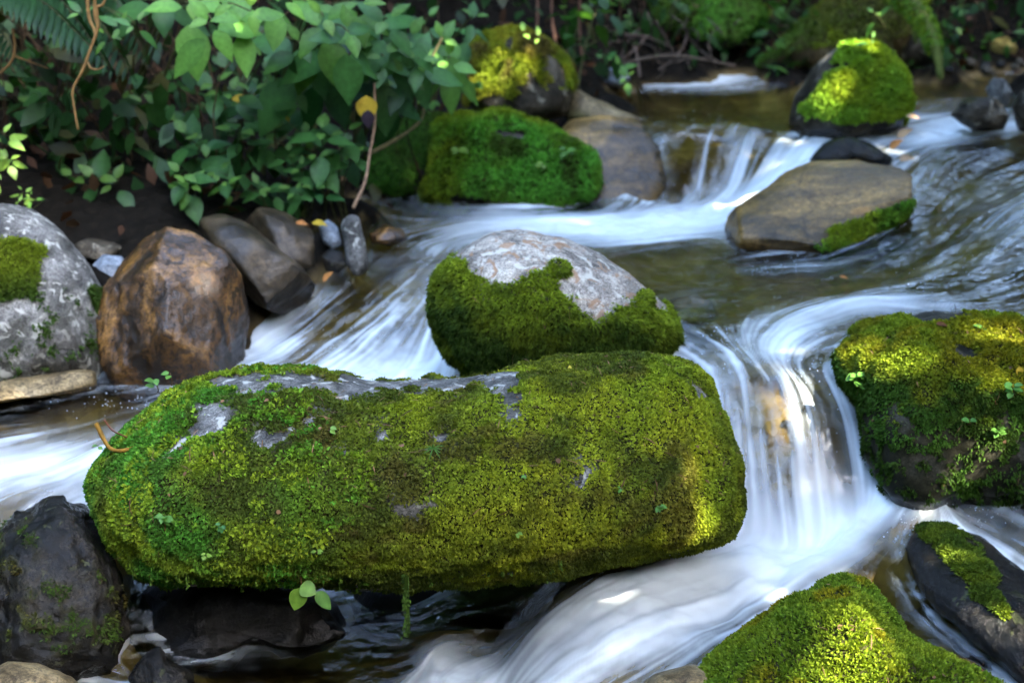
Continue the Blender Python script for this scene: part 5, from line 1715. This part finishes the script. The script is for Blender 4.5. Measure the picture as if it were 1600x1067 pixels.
for px, py, Y, rad in [(392, 5, 5.2, .07), (506, 26, 5.4, .07), (5, 215, 5.1, .10), (8, 260, 5.1, .06), (38, 302, 5.1, .04), (818, 50, 6.75, .08), (700, 85, 6.1, .06),
                       (1365, 50, 6.72, .10), (930, 20, 7.7, .08), (970, 112, 7.25, .06)]:
    GAPS.append((at_y(px, py, Y), rad))
GP = np.array([g_[0] for g_ in GAPS])
GR = np.minimum(np.array([g_[1] for g_ in GAPS]), .048)


def tree(name, label, base, limbs, leaves, lsize, rs, gapped, tone, group):
    base = np.array(base, float)
    base[2] = ground_z(base[None])[0] - .1
    root = empty(name, base, label, 'tree', group)
    gt = Geo()
    top = leaves.mean(0)
    fork = base * .35 + top * .65
    fork[:2] = base[:2] * .7 + top[:2] * .3
    tube(gt, [base, base * .5 + fork * .5 + np.array([.1, .1, 0]), fork], .22, .12, 12, STEM_B * .9, n=20, wobble=.06)
    sel = leaves[rs.choice(len(leaves), limbs)]
    for e in sel:
        m = fork * .5 + e * .5 + np.array([0, 0, .3])
        if gapped:
            # a limb leaves the gaps in the crown open
            q = spline([fork, m, e], 24)
            dv = q[:, None, :] - GP[None]
            t = dv @ SUN_DIR
            pd = np.linalg.norm(dv - t[..., None] * SUN_DIR, axis=2)
            if (pd < GR + .05).any():
                continue
        tube(gt, [fork, m, e], .06, .012, 7, STEM_B * .9, n=14)
    gt.build('trunk', M_BARK, root, base)
    n = len(leaves)
    cols = lerp(np.tile(tone * .8, (n, 1)), G_LITE, rs.random(n) ** 2 * .6)
    V, Fq, cc = cloud_leaves(n, leaves, lsize * rs.uniform(.7, 1.3, n), cols, rs, wr=.62)
    if gapped:
        # leaves whose blade would close a gap are left out
        VV = V.reshape(n, 6, 3)
        ok = np.ones(n, bool)
        for gp, gr in zip(GP, GR):
            for pt in (VV[:, 0], VV[:, 3], VV.mean(1), VV[:, 1], VV[:, 5]):
                dv = pt - gp
                t = dv @ SUN_DIR
                pd = np.linalg.norm(dv - t[:, None] * SUN_DIR, axis=1)
                ok &= pd > gr
        V = VV[ok].reshape(-1, 3)
        cc = cc.reshape(n, 6, -1)[ok].reshape(-1, cc.shape[1])
        n = int(ok.sum())
        i = np.arange(n)[:, None] * 6
        Fq = [np.concatenate([i + np.array([[0, 1, 5]]), i + np.array([[2, 3, 4]])]), i + np.array([[1, 2, 4, 5]])]
    link('crown', mesh_np('crown', V - base, Fq, {'col': cc}), M_CROWN, root)
    return root


# the crowns on the sunny side: leaves spread through the volume between the stream and the sun
n = 30000
tx, ty = rs.uniform(-3.3, 4.6, n), rs.uniform(1.8, 10.2, n)
tz = rs.uniform(4.2, 7.0, n)
LP = np.stack([tx, ty, np.zeros(n)], 1) + SUN_DIR[None] * (tz / SUN_DIR[2])[:, None]
bases = np.array([[4.6, -3.2], [8.2, -1.0], [9.5, 3.5]])
own = np.argmin(np.linalg.norm(LP[:, None, :2] - np.array([[4.2, -2.2], [7.0, -.5], [8.4, 3.2]])[None], axis=2), 1)
TG = 'trees whose crowns shade the stream'
for k3, lab in enumerate(['tall broadleaf tree on the near right bank behind the viewpoint', 'tall broadleaf tree leaning in from the right bank', 'tall broadleaf tree farther up the right bank']):
    tree('broadleaf_tree', lab, (bases[k3][0], bases[k3][1], 0), 26, LP[own == k3], .22, rs, True, G_MID, TG)
# unseen shell of foliage added on every side to block low sky light
n = 52000
an, rr = rs.uniform(0, 6.283, n), rs.uniform(8.0, 12.5, n)
zz_ = rs.uniform(-.6, 9.0, n)
zz_ = np.where((np.abs(an - SUN_AZ) < .9) & (zz_ > 5.5), zz_ * .55, zz_)
LPw = np.stack([1 + rr * np.sin(an), 2.5 + rr * np.cos(an), zz_], 1)
LPw = LPw[~((LPw[:, 1] > 8.0) & (LPw[:, 2] < 6.0) & (np.abs(LPw[:, 0] - 1) < 6))]
n = len(LPw)
V, Fq, cc = cloud_leaves(n, LPw, rs.uniform(.35, .6, n), lerp(np.tile(G_DEEP * .5, (n, 1)), G_MID * .5, rs.random(n)), rs, wr=.7)
wood = link('surrounding_wood', mesh_np('surrounding_wood', V, Fq, {'col': cc}), M_CROWN)
wood['kind'] = 'stuff'
# unseen crowns added to keep sky light off the left and far banks
for (cx, cy, cz, rx, ry, rz, nn, bx, by, lab) in [(-3.4, 7.4, 4.0, 2.6, 2.4, 1.5, 8000, -4.2, 8.0, 'spreading tree roofing the dark left bank'), (-.6, 9.6, 4.6, 2.4, 1.8, 1.9, 5000, -.8, 10.6, 'dense tree on the bank behind the ochre ledge'),
                                                 (2.2, 13.0, 6.0, 2.2, 1.8, 1.6, 2200, 2.4, 11.6, 'dense tree on the far bank above the dead twigs'), (6.4, 11.0, 4.6, 2.0, 2.0, 2.0, 2500, 5.8, 11.2, 'dense tree at the right end of the far bank'),
                                                 (-4.6, 4.0, 3.8, 1.6, 2.0, 1.4, 4000, -5.2, 4.0, 'spreading tree on the left bank beside the grey boulder')]:
    v = norm(rs.normal(size=(nn, 3))) * (rs.random((nn, 1)) ** .45)
    lump_ = 1 + .35 * fbm(v, 2.2, 2, 3)
    L_ = np.array([cx, cy, cz]) + v * lump_[:, None] * np.array([rx, ry, rz])
    tree('broadleaf_tree', lab, (bx, by, 0), 16, L_, .2, rs, True, G_DEEP, TG)
